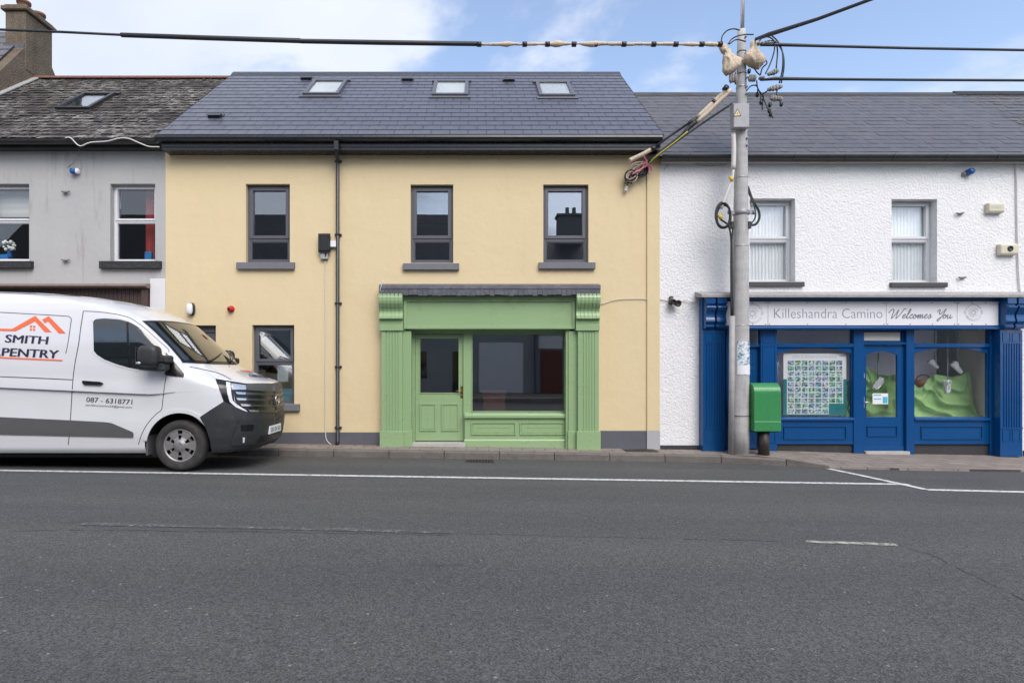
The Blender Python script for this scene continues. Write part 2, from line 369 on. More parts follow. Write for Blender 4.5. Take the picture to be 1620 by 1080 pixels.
# ------------------------------------------------------------------ builders
WL = {}                                                  # world offset of every root / part
class MB:
    def __init__(s): s.v = []; s.f = []; s.uv = {}; s.sm = []
    def poly(s, pts, smooth=False, uvs=None):
        i = len(s.v); s.v += [Vector(p) for p in pts]; s.f.append(tuple(range(i, i+len(pts)))); s.sm.append(smooth)
        if uvs: s.uv[len(s.f)-1] = uvs
        return s
    def mesh(s, verts, faces, smooth=False):
        i = len(s.v); s.v += [Vector(p) for p in verts]
        for f in faces: s.f.append(tuple(k+i for k in f)); s.sm.append(smooth)
        return s
    def obox(s, o, u, v, n, ur, vr, nr):
        o, u, v, n = Vector(o), Vector(u), Vector(v), Vector(n)
        c = [o+u*a+v*b+n*d for d in nr for b in vr for a in ur]
        fs = [(0, 2, 3, 1), (4, 5, 7, 6), (0, 1, 5, 4), (2, 6, 7, 3), (0, 4, 6, 2), (1, 3, 7, 5)]
        if u.cross(v).dot(n)*(ur[1]-ur[0])*(vr[1]-vr[0])*(nr[1]-nr[0]) < 0: fs = [f[::-1] for f in fs]
        return s.mesh(c, fs)
    def box(s, x0, x1, y0, y1, z0, z1):
        return s.obox((0, 0, 0), (1, 0, 0), (0, 1, 0), (0, 0, 1), (x0, x1), (y0, y1), (z0, z1))
    def prism(s, prof, a, b, axis='x', smooth=False):
        # closed profile; axis x: (y,z) points run from x=a to x=b; z: (x,y); y: (x,z)
        mk = {'x': lambda p, t: (t, p[0], p[1]), 'z': lambda p, t: (p[0], p[1], t), 'y': lambda p, t: (p[0], t, p[1])}[axis]
        n = len(prof); A = [Vector(mk(p, a)) for p in prof]; B = [Vector(mk(p, b)) for p in prof]
        area = sum(prof[i][0]*prof[(i+1) % n][1]-prof[(i+1) % n][0]*prof[i][1] for i in range(n))
        flip = (area < 0) ^ (axis == 'y') ^ (b < a)
        i0 = len(s.v); s.v += A+B
        F = [(i0+i, i0+(i+1) % n, i0+n+(i+1) % n, i0+n+i) for i in range(n)]
        caps = [tuple(i0+i for i in range(n))[::-1], tuple(i0+n+i for i in range(n))]
        for f in F: s.f.append(f[::-1] if flip else f); s.sm.append(smooth)
        for f in caps: s.f.append(f[::-1] if flip else f); s.sm.append(False)
        return s
    def tube(s, pts, r, n=8, smooth=True, closed=False, caps=True):
        pts = [Vector(p) for p in pts]; m = len(pts)
        rr = r if isinstance(r, (list, tuple)) else [r]*m
        i0 = len(s.v); up = None
        for i, p in enumerate(pts):
            if closed: t = pts[(i+1) % m]-pts[i-1]
            else: t = pts[min(i+1, m-1)]-pts[max(i-1, 0)]
            t.normalize()
            if up is None:
                up = Vector((0, 0, 1)) if abs(t.z) < .9 else Vector((1, 0, 0))
            a = t.cross(up).normalized(); b = a.cross(t).normalized(); up = b
            for k in range(n):
                w = 2*math.pi*k/n; s.v.append(p+(a*math.cos(w)+b*math.sin(w))*rr[i])
        for i in range(m if closed else m-1):
            for k in range(n):
                j = (i+1) % m
                s.f.append((i0+i*n+k, i0+i*n+(k+1) % n, i0+j*n+(k+1) % n, i0+j*n+k)); s.sm.append(smooth)
        if caps and not closed:
            s.f.append(tuple(i0+k for k in range(n))[::-1]); s.sm.append(False)
            s.f.append(tuple(i0+(m-1)*n+k for k in range(n))); s.sm.append(False)
        return s
    def lathe(s, prof, c, axis, n=32, smooth=True, a0=0., a1=2*math.pi):
        # profile (radius, along axis)
        ax = Vector(axis).normalized(); u = ax.orthogonal().normalized(); w = ax.cross(u); c = Vector(c)
        i0 = len(s.v); m = len(prof)
        for k in range(n):
            q = a0+(a1-a0)*k/n; d = u*math.cos(q)+w*math.sin(q)
            for (r, h) in prof: s.v.append(c+d*r+ax*h)
        for k in range(n):
            for i in range(m-1):
                s.f.append((i0+k*m+i, i0+((k+1) % n)*m+i, i0+((k+1) % n)*m+i+1, i0+k*m+i+1)); s.sm.append(smooth)
        return s
    def ball(s, c, r, nu=14, nv=9, e=1.):
        c = Vector(c); r = Vector(r) if not isinstance(r, (int, float)) else Vector((r, r, r)); i0 = len(s.v)
        pw = lambda v: math.copysign(abs(v)**e, v)
        for j in range(nv+1):
            b = -math.pi/2+math.pi*j/nv
            for i in range(nu):
                a = 2*math.pi*i/nu
                s.v.append(c+Vector((pw(math.cos(a))*pw(math.cos(b))*r.x, pw(math.sin(a))*pw(math.cos(b))*r.y, pw(math.sin(b))*r.z)))
        for j in range(nv):
            for i in range(nu):
                s.f.append((i0+j*nu+i, i0+j*nu+(i+1) % nu, i0+(j+1)*nu+(i+1) % nu, i0+(j+1)*nu+i)); s.sm.append(True)
        return s
    def build(s, name, mname, parent=None, loc=None, bevel=0, merge=False, fixn=False):
        off = Vector(loc) if loc is not None else (WL[parent.name].copy() if parent else Vector((0, 0, 0)))
        me = bpy.data.meshes.new(name)
        me.from_pydata([tuple(v-off) for v in s.v], [], s.f)
        if s.uv:
            ul = me.uv_layers.new(name='uv')
            for fi, uvs in s.uv.items():
                for li, q in zip(me.polygons[fi].loop_indices, uvs): ul.data[li].uv = q
        for p, k in zip(me.polygons, s.sm): p.use_smooth = k
        if merge or fixn:
            bm = bmesh.new(); bm.from_mesh(me)
            if merge: bmesh.ops.remove_doubles(bm, verts=bm.verts, dist=.0004)
            if fixn: bmesh.ops.recalc_face_normals(bm, faces=bm.faces)
            bm.to_mesh(me); bm.free()
        me.materials.append(MATS[mname]); me.update()
        o = bpy.data.objects.new(name, me); COL.objects.link(o)
        if parent: o.parent = parent
        elif loc is not None: o.location = loc
        WL[o.name] = off
        if bevel:
            b = o.modifiers.new('edge', 'BEVEL'); b.width = bevel; b.segments = 1; b.limit_method = 'ANGLE'; b.angle_limit = R(40)
        return o
def tag(o, label, cat, group=None):
    o['label'] = label; o['category'] = cat
    if group: o['group'] = group
    return o
def thing(name, label, cat, loc, group=None):
    o = bpy.data.objects.new(name, None); COL.objects.link(o); o.location = loc; o.empty_display_size = .2
    WL[o.name] = Vector(loc); return tag(o, label, cat, group)
def struct(o): o['kind'] = 'structure'; return o
def cr(pts, k=6, closed=False):                          # smooth curve through points
    pts = [Vector(p) for p in pts]; out = []; n = len(pts)
    rng = range(n if closed else n-1)
    for i in rng:
        p0 = pts[i-1] if (i > 0 or closed) else pts[0]*2-pts[1]
        p1 = pts[i]; p2 = pts[(i+1) % n]; p3 = pts[(i+2) % n] if (i+2 < n or closed) else p2*2-p1
        for j in range(k):
            t = j/k
            out.append(.5*((2*p1)+(p2-p0)*t+(2*p0-5*p1+4*p2-p3)*t*t+(3*p1-p0-3*p2+p3)*t**3))
    if not closed: out.append(pts[-1])
    return out
def sag(a, b, s, n=14):
    a, b = Vector(a), Vector(b)
    return [a.lerp(b, i/n)-Vector((0, 0, s*4*(i/n)*(1-i/n))) for i in range(n+1)]
def text2d(body, bold=0., shear=0., spacing=1.):          # lettering as flat faces, normalised to its own box
    c = bpy.data.curves.new('lettering', 'FONT'); c.body = body; c.size = 1; c.offset = bold; c.shear = shear; c.space_character = spacing
    c.resolution_u = 3
    o = bpy.data.objects.new('lettering', c); me = bpy.data.meshes.new_from_object(o)
    vs = [v.co.copy() for v in me.vertices]; fs = [tuple(p.vertices) for p in me.polygons]
    bpy.data.objects.remove(o); bpy.data.curves.remove(c); bpy.data.meshes.remove(me)
    x0 = min(v.x for v in vs); x1 = max(v.x for v in vs); y0 = min(v.y for v in vs); y1 = max(v.y for v in vs)
    return [((v.x-x0)/(x1-x0), (v.y-y0)/(y1-y0)) for v in vs], fs
def flat_text(mb, body, x0, x1, z0, z1, Y, bold=0., shear=0.):
    vs, fs = text2d(body, bold, shear)
    mb.mesh([(x0+(x1-x0)*u, Y, z0+(z1-z0)*v) for u, v in vs], fs)

# ------------------------------------------------------------------ ground, road, pavement
def build_ground():
    mb = MB(); mb.poly([(-3000, -3000, -6), (3000, -3000, -6), (3000, 3000, -6), (-3000, 3000, -6)])
    struct(mb.build('ground', 'ground_far'))
    mb = MB()
    xs = [-60, -30, -15, -8, -4, 0, 4, 8, 12, 20, 40, 60]; ys = [-3.0, 0, 2, YCR, 7, 9, 10.6]
    for a, b in zip(xs, xs[1:]):
        for c, d in zip(ys, ys[1:]):
            mb.poly([(a, c, zroad(a, c)), (b, c, zroad(b, c)), (b, d, zroad(b, d)), (a, d, zroad(a, d))])
    struct(mb.build('road', 'asphalt', merge=True))
    mb = MB(); z0 = -.02                                  # pavement on the other side of the street, behind the viewer
    mb.box(-45, 45, -7.9, -3.0, -.6, .12); struct(mb.build('far_pavement', 'paving'))
    # pavement in front of the shops, with the dropped crossing at its right end
    e1 = GH(1228, 736); e2 = GH(1312, 741); e3 = GH(1440, 744); e4 = GH(1640, 746.5)
    mb = MB(); D = YF+.45
    def zp(x): return zpave(x)
    K = YK+.15
    line = [(-45, K, zp(-45)), (-8, K, zp(-8)), (0, K, zp(0)), (4.2, K, zp(4.2)), (5.0, K-.12, zp(5.0)),
            (e1.x+.05, e1.y+.14, zp(e1.x)), (e2.x, e2.y+.02, e2.z+.035), (e3.x, e3.y, e3.z+.035), (e4.x, e4.y, e4.z+.035), (16, e4.y, zroad(16, e4.y)+.035), (45, e4.y, zroad(45, e4.y)+.035)]
    for a, b in zip(line, line[1:]):
        m0 = (a[0], 10.95, zp(a[0]) if a[0] < 5.6 else zp(a[0])-.03*min(1, (a[0]-5.6)/2)); m1 = (b[0], 10.95, zp(b[0]) if b[0] < 5.6 else zp(b[0])-.03*min(1, (b[0]-5.6)/2))
        mb.poly([a, b, m1, m0]); mb.poly([m0, m1, (b[0], D, m1[2]+.01), (a[0], D, m0[2]+.01)])
    for a, b in zip(line[6:], line[7:]):                  # low front edge of the crossing
        mb.poly([(a[0], a[1], a[2]-.12), (b[0], b[1], b[2]-.12), b, a])
    struct(mb.build('pavement', 'paving', merge=True))
    # kerb stones
    mb = MB(); px = [-1900+87.4*i for i in range(0, 60)]
    base = 1227-87.4*34
    xs = [X(base+87.4*i, YK) for i in range(0, 35)]
    xs = [-44]+xs
    for a, b in zip(xs, xs[1:]):
        a += .006; b -= .006
        def yk(x): return YK if x < 4.2 else YK-(x-4.2)*.33
        za, zb = zpave(a)+.006, zpave(b)+.006
        pr = []
        for x, z in ((a, za), (b, zb)):
            y = yk(x); pr.append([(x, y, zroad(x, y)-.1), (x, y, z-.025), (x, y+.022, z), (x, y+.15, z), (x, y+.15, z-.2)])
        A, B = pr
        for i in range(4): mb.poly([A[i], B[i], B[i+1], A[i+1]])
        mb.poly(A[::-1]); mb.poly(B)
    # tapering kerb down to the crossing
    a = Vector((xs[-1]+.006, YK-(xs[-1]-4.2)*.33, 0)); zt = zpave(a.x)+.006
    A = [(a.x, a.y, zroad(a.x, a.y)-.1), (a.x, a.y, zt), (a.x+.03, a.y+.15, zt+.002)]
    B = [(e2.x, e2.y, e2.z-.1), (e2.x, e2.y, e2.z+.04), (e2.x+.02, e2.y+.05, e2.z+.042)]
    for i in range(2): mb.poly([A[i], B[i], B[i+1], A[i+1]])
    struct(mb.build('kerb', 'kerb_stone'))
    # painted lines
    def strip(name, pts, w, m, dz=.004):
        mb = MB(); pts = [Vector(p) for p in pts]
        for a, b in zip(pts, pts[1:]):
            n = max(1, int((b-a).length/.5)); d = (b-a).normalized(); s = Vector((-d.y, d.x, 0)).normalized()*w/2
            for i in range(n):
                p, q = a.lerp(b, i/n), a.lerp(b, (i+1)/n)
                quad = [p-s, q-s, q+s, p+s]
                mb.poly([(c.x, c.y, zroad(c.x, c.y)+dz) for c in quad])
        return struct(mb.build(name, m, merge=True))
    l0, l1 = GH(0, 743.9), GH(1437, 766)
    d = (l1-l0)/(l1.x-l0.x)
    strip('parking_line', [l0-d*16, l1], .125, 'road_paint')
    a, b = GH(1311, 741.6), GH(1465, 774.6)
    strip('parking_line', [a, GH(1380, 756), b], .11, 'road_paint', .0075)
    c = GH(1622, 778.3); strip('parking_line', [b, c, c+(c-b)*3], .125, 'road_paint', .005)
    strip('centre_line', [GH(128, 828.5), GH(430, 835), GH(718, 842)], .10, 'worn_paint')
    strip('centre_line', [GH(1274, 856.5), GH(1418, 861.5)], .07, 'worn_yellow_paint')
    # cracks and the old joint in the surface
    rnd = random.Random(12)
    for pts, w in (([GH(718, 843.5), GH(900, 848), GH(1080, 852), GH(1270, 857)], .008), ([GH(1420, 862.5), GH(1470, 876), GH(1530, 905), GH(1620, 950), GH(1900, 1060)], .008), ([GH(-200, 843), GH(130, 838), GH(430, 841.5), GH(718, 846)], .008), ([GH(1010, 736.5), GH(1120, 740), GH(1240, 741.5)], .02), ([GH(1180, 765), GH(1260, 779), GH(1290, 790)], .008)):
        L_ = []
        for a, b in zip(pts, pts[1:]):
            n = max(2, int((b-a).length/.09))
            for i in range(n): c = a.lerp(b, i/n); L_.append(Vector((c.x+rnd.uniform(-.012, .012), c.y+rnd.uniform(-.02, .02), 0)))
        mb = MB()
        for i, (a, b) in enumerate(zip(L_, L_[1:])):
            if rnd.random() < .16: continue
            d = (b-a).normalized(); s = Vector((-d.y, d.x, 0))*w*rnd.uniform(.25, .75)
            mb.poly([(c.x, c.y, zroad(c.x, c.y)+.003) for c in (a-s, b-s, b+s, a+s)])
        struct(mb.build('road_crack', 'tar', merge=True))
    # gully grating
    g = GH(759, 730); t = thing('drain_grate', 'cast iron gully grating in the gutter below the green shop window', 'drain', (g.x, g.y, g.z))
    mb = MB(); w, dd = .24, .16
    fr = MB()
    z = g.z+.012
    fr.box(g.x-w, g.x+w, g.y-dd, g.y-dd+.03, z-.05, z); fr.box(g.x-w, g.x+w, g.y+dd-.03, g.y+dd, z-.05, z)
    fr.box(g.x-w, g.x-w+.03, g.y-dd+.03, g.y+dd-.03, z-.05, z); fr.box(g.x+w-.03, g.x+w, g.y-dd+.03, g.y+dd-.03, z-.05, z)
    fr.build('grate_frame', 'iron', t)
    for i in range(8):
        x = g.x-w+.05+i*.052; mb.box(x, x+.024, g.y-dd+.03, g.y+dd-.03, z-.04, z-.004)
    mb.build('grate_bars', 'iron', t)
    mb = MB(); mb.poly([(g.x-w+.02, g.y-dd+.02, z-.007), (g.x+w-.02, g.y-dd+.02, z-.007), (g.x+w-.02, g.y+dd-.02, z-.007), (g.x-w+.02, g.y+dd-.02, z-.007)]); mb.build('grate_pit', 'van_under', t)
    # access cover at the foot of the beige house
    x = X(1012, 10.8); mb = MB(); zc = zpave(x)
    mb.box(x-.28, x+.30, 10.66, 10.98, zc-.03, zc+.012)
    tag(mb.build('access_cover', 'iron', None, (x, 10.8, zc), .004), 'dark flat access cover in the pavement beside the beige and white house boundary', 'cover')
build_ground()

# ------------------------------------------------------------------ houses: shared pieces
def front(mb, x0, x1, z0, z1, Y, holes):
    xs = sorted({x0, x1, *[h[0] for h in holes], *[h[1] for h in holes]}); zs = sorted({z0, z1, *[h[2] for h in holes], *[h[3] for h in holes]})
    xs = [x for x in xs if x0 <= x <= x1]; zs = [z for z in zs if z0 <= z <= z1]
    for a, b in zip(xs, xs[1:]):
        for c, d in zip(zs, zs[1:]):
            mx, mz = (a+b)/2, (c+d)/2
            if any(h[0] < mx < h[1] and h[2] < mz < h[3] for h in holes): continue
            mb.poly([(a, Y, c), (b, Y, c), (b, Y, d), (a, Y, d)])
    for h in holes:
        a, b, c, d, dep = h; Q = Y+dep
        a, b = max(a, x0), min(b, x1)
        mb.poly([(a, Y, c), (a, Y, d), (a, Q, d), (a, Q, c)]); mb.poly([(b, Y, d), (b, Y, c), (b, Q, c), (b, Q, d)])
        mb.poly([(a, Y, d), (b, Y, d), (b, Q, d), (a, Q, d)]); mb.poly([(a, Y, c), (a, Q, c), (b, Q, c), (b, Y, c)])
def shell(mb, x0, x1, z0, ze, zr, Y, Yr, Yb):            # gables and back of a house
    for x in (x0, x1):
        mb.poly([(x, Y, z0), (x, Y, ze), (x, Yr, zr), (x, Yb, ze), (x, Yb, z0)])
    mb.poly([(x0, Yb, z0), (x1, Yb, z0), (x1, Yb, ze), (x0, Yb, ze)])
def rooms(root, x0, x1, Y, depth, floors, m):
    mb = MB()
    for z0, z1 in floors:
        a, b, c, d = x0+.05, x1-.05, Y, Y+depth
        mb.poly([(a, d, z0), (b, d, z0), (b, d, z1), (a, d, z1)]); mb.poly([(a, c, z0), (b, c, z0), (b, d, z0), (a, d, z0)])
        mb.poly([(a, c, z1), (a, d, z1), (b, d, z1), (b, c, z1)]); mb.poly([(a, c, z0), (a, d, z0), (a, d, z1), (a, c, z1)]); mb.poly([(b, c, z0), (b, c, z1), (b, d, z1), (b, d, z0)])
    return mb.build('interior', m, root)
def slate_roof(name, root, xl, xr, Ye, Ze, Yr, Zr, rows, m, lift=.010, back=None, verge=True, rough_edge=0):
    mb = MB(); L = math.hypot(Yr-Ye, Zr-Ze); d = Vector((0, Yr-Ye, Zr-Ze))/L; n = Vector((0, -d.z, d.y)); rh = L/rows
    o = Vector((0, Ye, Ze))
    for i in range(rows):
        segs = [(xl, xr)]
        if rough_edge:
            k = 60; segs = [(xl+(xr-xl)*j/k, xl+(xr-xl)*(j+1)/k) for j in range(k)]
        for (a, b) in segs:
            e = random.uniform(-rough_edge, rough_edge); lf = lift*(1+random.uniform(-.5, .9)*(rough_edge > 0))
            p0 = o+d*(i*rh-e); p1 = o+d*((i+1)*rh)
            A0, B0 = p0+n*lf+Vector((a, 0, 0)), p0+n*lf+Vector((b, 0, 0)); A1, B1 = p1+n*.001+Vector((a, 0, 0)), p1+n*.001+Vector((b, 0, 0))
            mb.poly([A0, B0, B1, A1], uvs=[(a, i*rh), (b, i*rh), (b, (i+1)*rh), (a, (i+1)*rh)])
            f0 = p0-n*.004
            mb.poly([f0+Vector((a, 0, 0)), f0+Vector((b, 0, 0)), B0, A0], uvs=[(a, i*rh)]*4)
    yb = 2*Yr-Ye
    mb.poly([(xr, yb, Ze), (xl, yb, Ze), (xl, Yr, Zr), (xr, Yr, Zr)], uvs=[(xr, 0), (xl, 0), (xl, L), (xr, L)])
    for x, s in (((xl, 1), (xr, -1)) if verge else ()):                      # verge thickness
        q = [Vector((x, Ye, Ze-.05)), Vector((x, Yr, Zr-.05)), Vector((x, Yr, Zr+.012)), Vector((x, Ye, Ze+.012))]
        mb.poly(q if s < 0 else q[::-1], uvs=[(0, 0)]*4)
    return mb.build(name, m, root)
def on_roof(px, py, Ye, Ze, Yr, Zr):                     # line of sight against a roof slope
    k = (Zr-Ze)/(Yr-Ye); b = (CY-py)/FPX; Y = (Ze-CZ-k*Ye)/(b-k); return Vector((X(px, Y), Y, Z(py, Y)))
def skylight(root, S, bl, br_, tl, pane='skylight_glass', fm='pvc_grey', blind=True, fw=.075, h=.07):
    p0, p1, p2 = (on_roof(*q, *S) for q in (bl, br_, tl))
    Ye, Ze, Yr, Zr = S; L = math.hypot(Yr-Ye, Zr-Ze); d = Vector((0, Yr-Ye, Zr-Ze))/L; n = Vector((0, -d.z, d.y)); u = Vector((1, 0, 0))
    w = p1.x-p0.x; l = abs((p2-p0).dot(d)); o = p0
    mb = MB()
    mb.obox(o, u, d, n, (0, fw), (0, l), (-.02, h)); mb.obox(o, u, d, n, (w-fw, w), (0, l), (-.02, h))
    mb.obox(o, u, d, n, (fw, w-fw), (0, fw), (-.02, h-.002)); mb.obox(o, u, d, n, (fw, w-fw), (l-fw, l), (-.02, h-.002))
    mb.obox(o, u, d, n, (-.06, w+.06), (l+.002, l+.10), (.004, h*.7)); mb.obox(o, u, d, n, (-.06, w+.06), (-.12, -.002), (.008, .03))
    f = mb.build('skylight', fm, root, bevel=.006)
    mb = MB(); mb.obox(o, u, d, n, (fw, w-fw), (fw, l-fw), (h*.4, h*.4+.012)); mb.build('pane', pane, f)
    mb = MB(); mb.obox(o, u, d, n, (fw, w-fw), (fw, l-fw), (.013, .02)); mb.build('blind', 'bright_pane_sheet' if blind else 'room_dark', f)  # pale sheet added to brighten the pane like sky; otherwise a dark backing
def gutter(root, x0, x1, Y, z, r, m, name='gutter', brk=None):
    pr = [(Y+r*math.cos(a), z+r*math.sin(a)) for a in [math.pi+math.pi*i/10 for i in range(11)]]
    pr2 = [(Y+(r-.012)*math.cos(a), z+(r-.012)*math.sin(a)) for a in [2*math.pi-math.pi*i/10 for i in range(11)]]
    mb = MB(); mb.prism(pr+pr2, x0, x1, 'x')
    o = mb.build(name, m, root)
    if brk:
        for x in brk:
            mb = MB(); mb.tube([(x, Y-r-.004, z+.01), (x, Y-r*.8, z-r*.8), (x, Y, z-r-.004), (x+.02, Y+r+.03, z-.02), (x+.02, Y+r+.10, z-.06)], .012, 6); mb.build('bracket', m, o)
    return o
def bars(mb, x0, x1, z0, z1, w, y0, y1, wb=None, wt=None):   # rectangular frame
    wb = wb or w; wt = wt or w
    mb.box(x0, x0+w, y0, y1, z0, z1); mb.box(x1-w, x1, y0, y1, z0, z1)
    mb.box(x0+w, x1-w, y0+.001, y1-.001, z0, z0+wb); mb.box(x0+w, x1-w, y0+.001, y1-.001, z1-wt, z1)
def window(root, x0, x1, z0, z1, Y, zt, fw, sw, m, gm, upper_sash=True):
    mb = MB(); bars(mb, x0, x1, z0, z1, fw, Y, Y+.07); mb.box(x0+fw, x1-fw, Y+.001, Y+.069, zt-fw*.55, zt+fw*.55)
    w = mb.build('window', m, root, bevel=.004)
    a, b, c, d = x0+fw, x1-fw, zt+fw*.55, z1-fw
    g = .0
    if upper_sash:
        mb = MB(); bars(mb, a-.012, b+.012, c-.012, d+.012, sw, Y-.018, Y+.05); mb.build('sash', m, w, bevel=.004); g = sw-.012
    mb = MB(); mb.box(a+g, b-g, Y+.03, Y+.038, c+g, d-g); mb.build('pane', gm, w)
    mb = MB(); s2 = sw*.35; bars(mb, a, b, z0+fw, zt-fw*.55, s2, Y+.008, Y+.06); mb.build('glazing_bead', m, w, bevel=.003)
    mb = MB(); mb.box(a+s2, b-s2, Y+.03, Y+.038, z0+fw+s2, zt-fw*.55-s2); mb.build('pane', gm, w)
    return w
def sill(w, x0, x1, z0, z1, Y, proud, back, m, sl=.015):
    mb = MB(); mb.prism([(Y-proud, z0), (Y+back, z0), (Y+back, z1+sl), (Y+back*.3, z1+sl), (Y-proud, z1)], x0, x1, 'x'); return mb.build('sill', m, w, bevel=.005)

# ------------------------------------------------------------------ beige house with the green shopfront
BX0, BX1 = X(262), X(1042)
BE = dict(Ye=10.66, Ze=Z(213, 10.66), Yr=14.03, Zr=Z(116, 14.03))
BS = (BE['Ye'], BE['Ze'], BE['Yr'], BE['Zr'])
beige = thing('terraced_house', 'beige rendered house with a green shopfront and new slate roof', 'house', ((BX0+BX1)/2, YF, zpave(-1)))
def build_beige():
    h = beige; WD = .10
    wins = [(389, 458.5, 291, 415), (649.5, 717, 292, 416), (859.5, 931, 292, 415.5)]
    holes = [(X(a), X(b), Z(d), Z(c), WD) for a, b, c, d in wins]
    gw = (X(399), X(465.5), Z(639.5), Z(514), WD); gd = (X(262)+.12, X(341.5), zpave(-5)+.10, Z(514.5), .12)
    shop = (X(640), X(912), -.5, Z(521), .0)
    mb = MB(); front(mb, BX0, BX1, -.6, Z(222), YF, holes+[gw, gd, shop])
    yb = 2*BE['Yr']-BE['Ye']; shell(mb, BX0, BX1, -.6, Z(222)-.02, BE['Zr']-.12, YF, BE['Yr'], yb-.3)
    mb.build('wall', 'beige_render', h)
    # raised strip at the party line
    mb = MB(); mb.box(X(1023), BX1+.012, YF-.035, YF+.02, Z(681), Z(230)); mb.build('corner_strip', 'beige_render', h, bevel=.004)
    mb = MB(); mb.box(X(1022.5), BX1+.016, YF-.042, YF+.02, -.6, Z(681)-.002); mb.build('corner_strip_base', 'light_plinth', h, bevel=.004)
    for a, b, c in ((342, 601, 683.5), (949, 1022.3, 681)): mb = MB(); mb.box(X(a), X(b), YF-.016, YF+.01, -.6, Z(c)); mb.build('plinth', 'plinth_paint', h, bevel=.004)
    slate_roof('roof', h, X(248, 10.66), X(1050.5, 10.66), *BS, 17, 'new_slate', .0065)
    L = math.hypot(BS[2]-BS[0], BS[3]-BS[1]); d = Vector((0, BS[2]-BS[0], BS[3]-BS[1]))/L; n = Vector((0, -d.z, d.y)); u = Vector((1, 0, 0))
    mb = MB(); x0, x1 = X(248, 10.66), X(1050.5, 10.66)
    mb.prism([(BS[2]-.13, BS[3]-.085), (BS[2], BS[3]+.035), (BS[2]+.13, BS[3]-.085), (BS[2]+.13, BS[3]-.11), (BS[2], BS[3]+.0), (BS[2]-.13, BS[3]-.11)], x0-.01, x1+.01, 'x')
    mb.build('ridge_tiles', 'new_slate', h)
    for bl, br_, tl in (((479, 152.3), (536, 152.5), (493, 130)), ((683, 153.5), (740.5, 153.5), (688, 131)), ((853, 154.5), (910, 154.5), (851, 132.5))): skylight(h, BS, bl, br_, tl)
    for px, py in ((484.5, 127), (644.5, 128.5), (805, 129.5), (339, 187)):
        p = on_roof(px, py, *BS); mb = MB()
        mb.obox(p, u, d, n, (-.12, .12), (0, .13), (0, .055)); mb.obox(p, u, d, n, (-.15, .15), (.05, .2), (.0, .02)); mb.obox(p, u, d, n, (-.14, .14), (-.03, .08), (.057, .068))
        mb.build('roof_vent', 'black_gutter', h, bevel=.006)
    # gutter, fascia and soffit
    yg = 10.72
    mb = MB(); zt, zb = Z(213.5, yg-.06), Z(221.3, yg-.06)
    mb.prism([(yg-.06, zt), (yg-.066, zb+.05), (yg-.045, zb+.012), (yg-.02, zb), (yg+.05, zb), (yg+.05, zt-.02), (yg-.045, zt-.02), (yg-.045, zt)], X(245, yg-.06), X(1049, yg-.06), 'x'); mb.build('gutter', 'black_gutter', h)
    yf_ = 10.80
    mb = MB(); mb.box(X(256, yf_), X(1050, yf_)-.06, yf_, yf_+.02, Z(237.5, yf_), Z(213, yf_)); mb.prism([(yf_-.014, Z(224.2, yf_)), (yf_+.0, Z(223, yf_)), (yf_, Z(234, yf_)), (yf_-.014, Z(233, yf_))], X(256, yf_), X(1050, yf_)-.06, 'x')
    f = mb.build('fascia', 'black_gutter', h, bevel=.003)
    mb = MB(); mb.box(X(256, yf_), X(1050, yf_)-.06, yf_+.02, YF+.02, Z(237.5, yf_)+.004, Z(237.5, yf_)+.016); mb.build('soffit', 'black_gutter', f)
    # downpipe
    xd = X(535.5); mb = MB()
    mb.box(X(529.5, yg), X(536.5, yg), yg-.075, yg-.01, Z(237, yg-.07), Z(222, yg-.07)); dp = MB()
    dp.tube([(X(532.5, yg), yg-.02, Z(237, yg)), (X(532.5, yg), yg-.02, Z(242, yg)), (xd-.0, YF-.06, Z(254, YF-.06)), (xd, YF-.06, Z(262)), (xd, YF-.06, Z(697)), (xd-.01, YF-.10, Z(702))], .034, 10)
    dpo = dp.build('downpipe', 'black_gutter', h)
    mb.build('gutter_outlet', 'black_gutter', dpo, bevel=.006)
    for py in (256, 372, 480, 580, 676):
        mb = MB(); mb.box(xd-.065, xd+.065, YF-.03, YF+.002, Z(py)-.02, Z(py)+.02); mb.lathe([(.038, -.018), (.041, -.018), (.041, .018), (.038, .018)], (xd, YF-.06, Z(py)), (0, 0, 1), 12); mb.build('pipe_clip', 'black_gutter', dpo)
    # upper windows
    for (a, b, c, dd), sp in zip(wins, ((376, 467, 416, 426.5), (638, 726.5, 417.5, 427.5), (852, 941, 416, 426))):
        w = window(h, X(a), X(b), Z(dd), Z(c), YF+WD-.005, Z(379.5, YF+WD), .055, .062, 'pvc_grey', 'dark_window_glass')
        sill(w, X(sp[0]), X(sp[1]), Z(sp[3]), Z(sp[2]), YF, .075, WD-.01, 'stone_sill')
    a, b, c, dd, _ = gw
    w = window(h, a, b, c, dd, YF+WD-.005, Z(573.5, YF+WD), .055, .055, 'pvc_grey', 'dark_window_glass')
    sill(w, X(388), X(475), Z(649.5), Z(639.5), YF, .075, WD-.01, 'stone_sill')
    # grey side door behind the van
    a, b, c, dd, _ = gd; Y = YF+.11
    mb = MB(); mb.box(a, a+.06, Y, Y+.07, c, dd); mb.box(b-.06, b, Y, Y+.07, c, dd); mb.box(a+.06, b-.06, Y+.001, Y+.069, dd-.13, dd)
    mb.box(a, b, Y-.12, Y+.07, c-.1, c); dr = mb.build('side_door', 'pvc_grey', h, bevel=.004)
    mb = MB(); mb.box(a+.065, b-.065, Y+.02, Y+.06, c+.004, dd-.135); mb.build('door_leaf', 'pvc_grey', dr, bevel=.004)
    mb = MB(); mb.box(X(318, Y), X(331, Y), Y+.012, Y+.022, Z(575, Y), Z(532.5, Y)); mb.build('pane', 'dark_window_glass', dr)
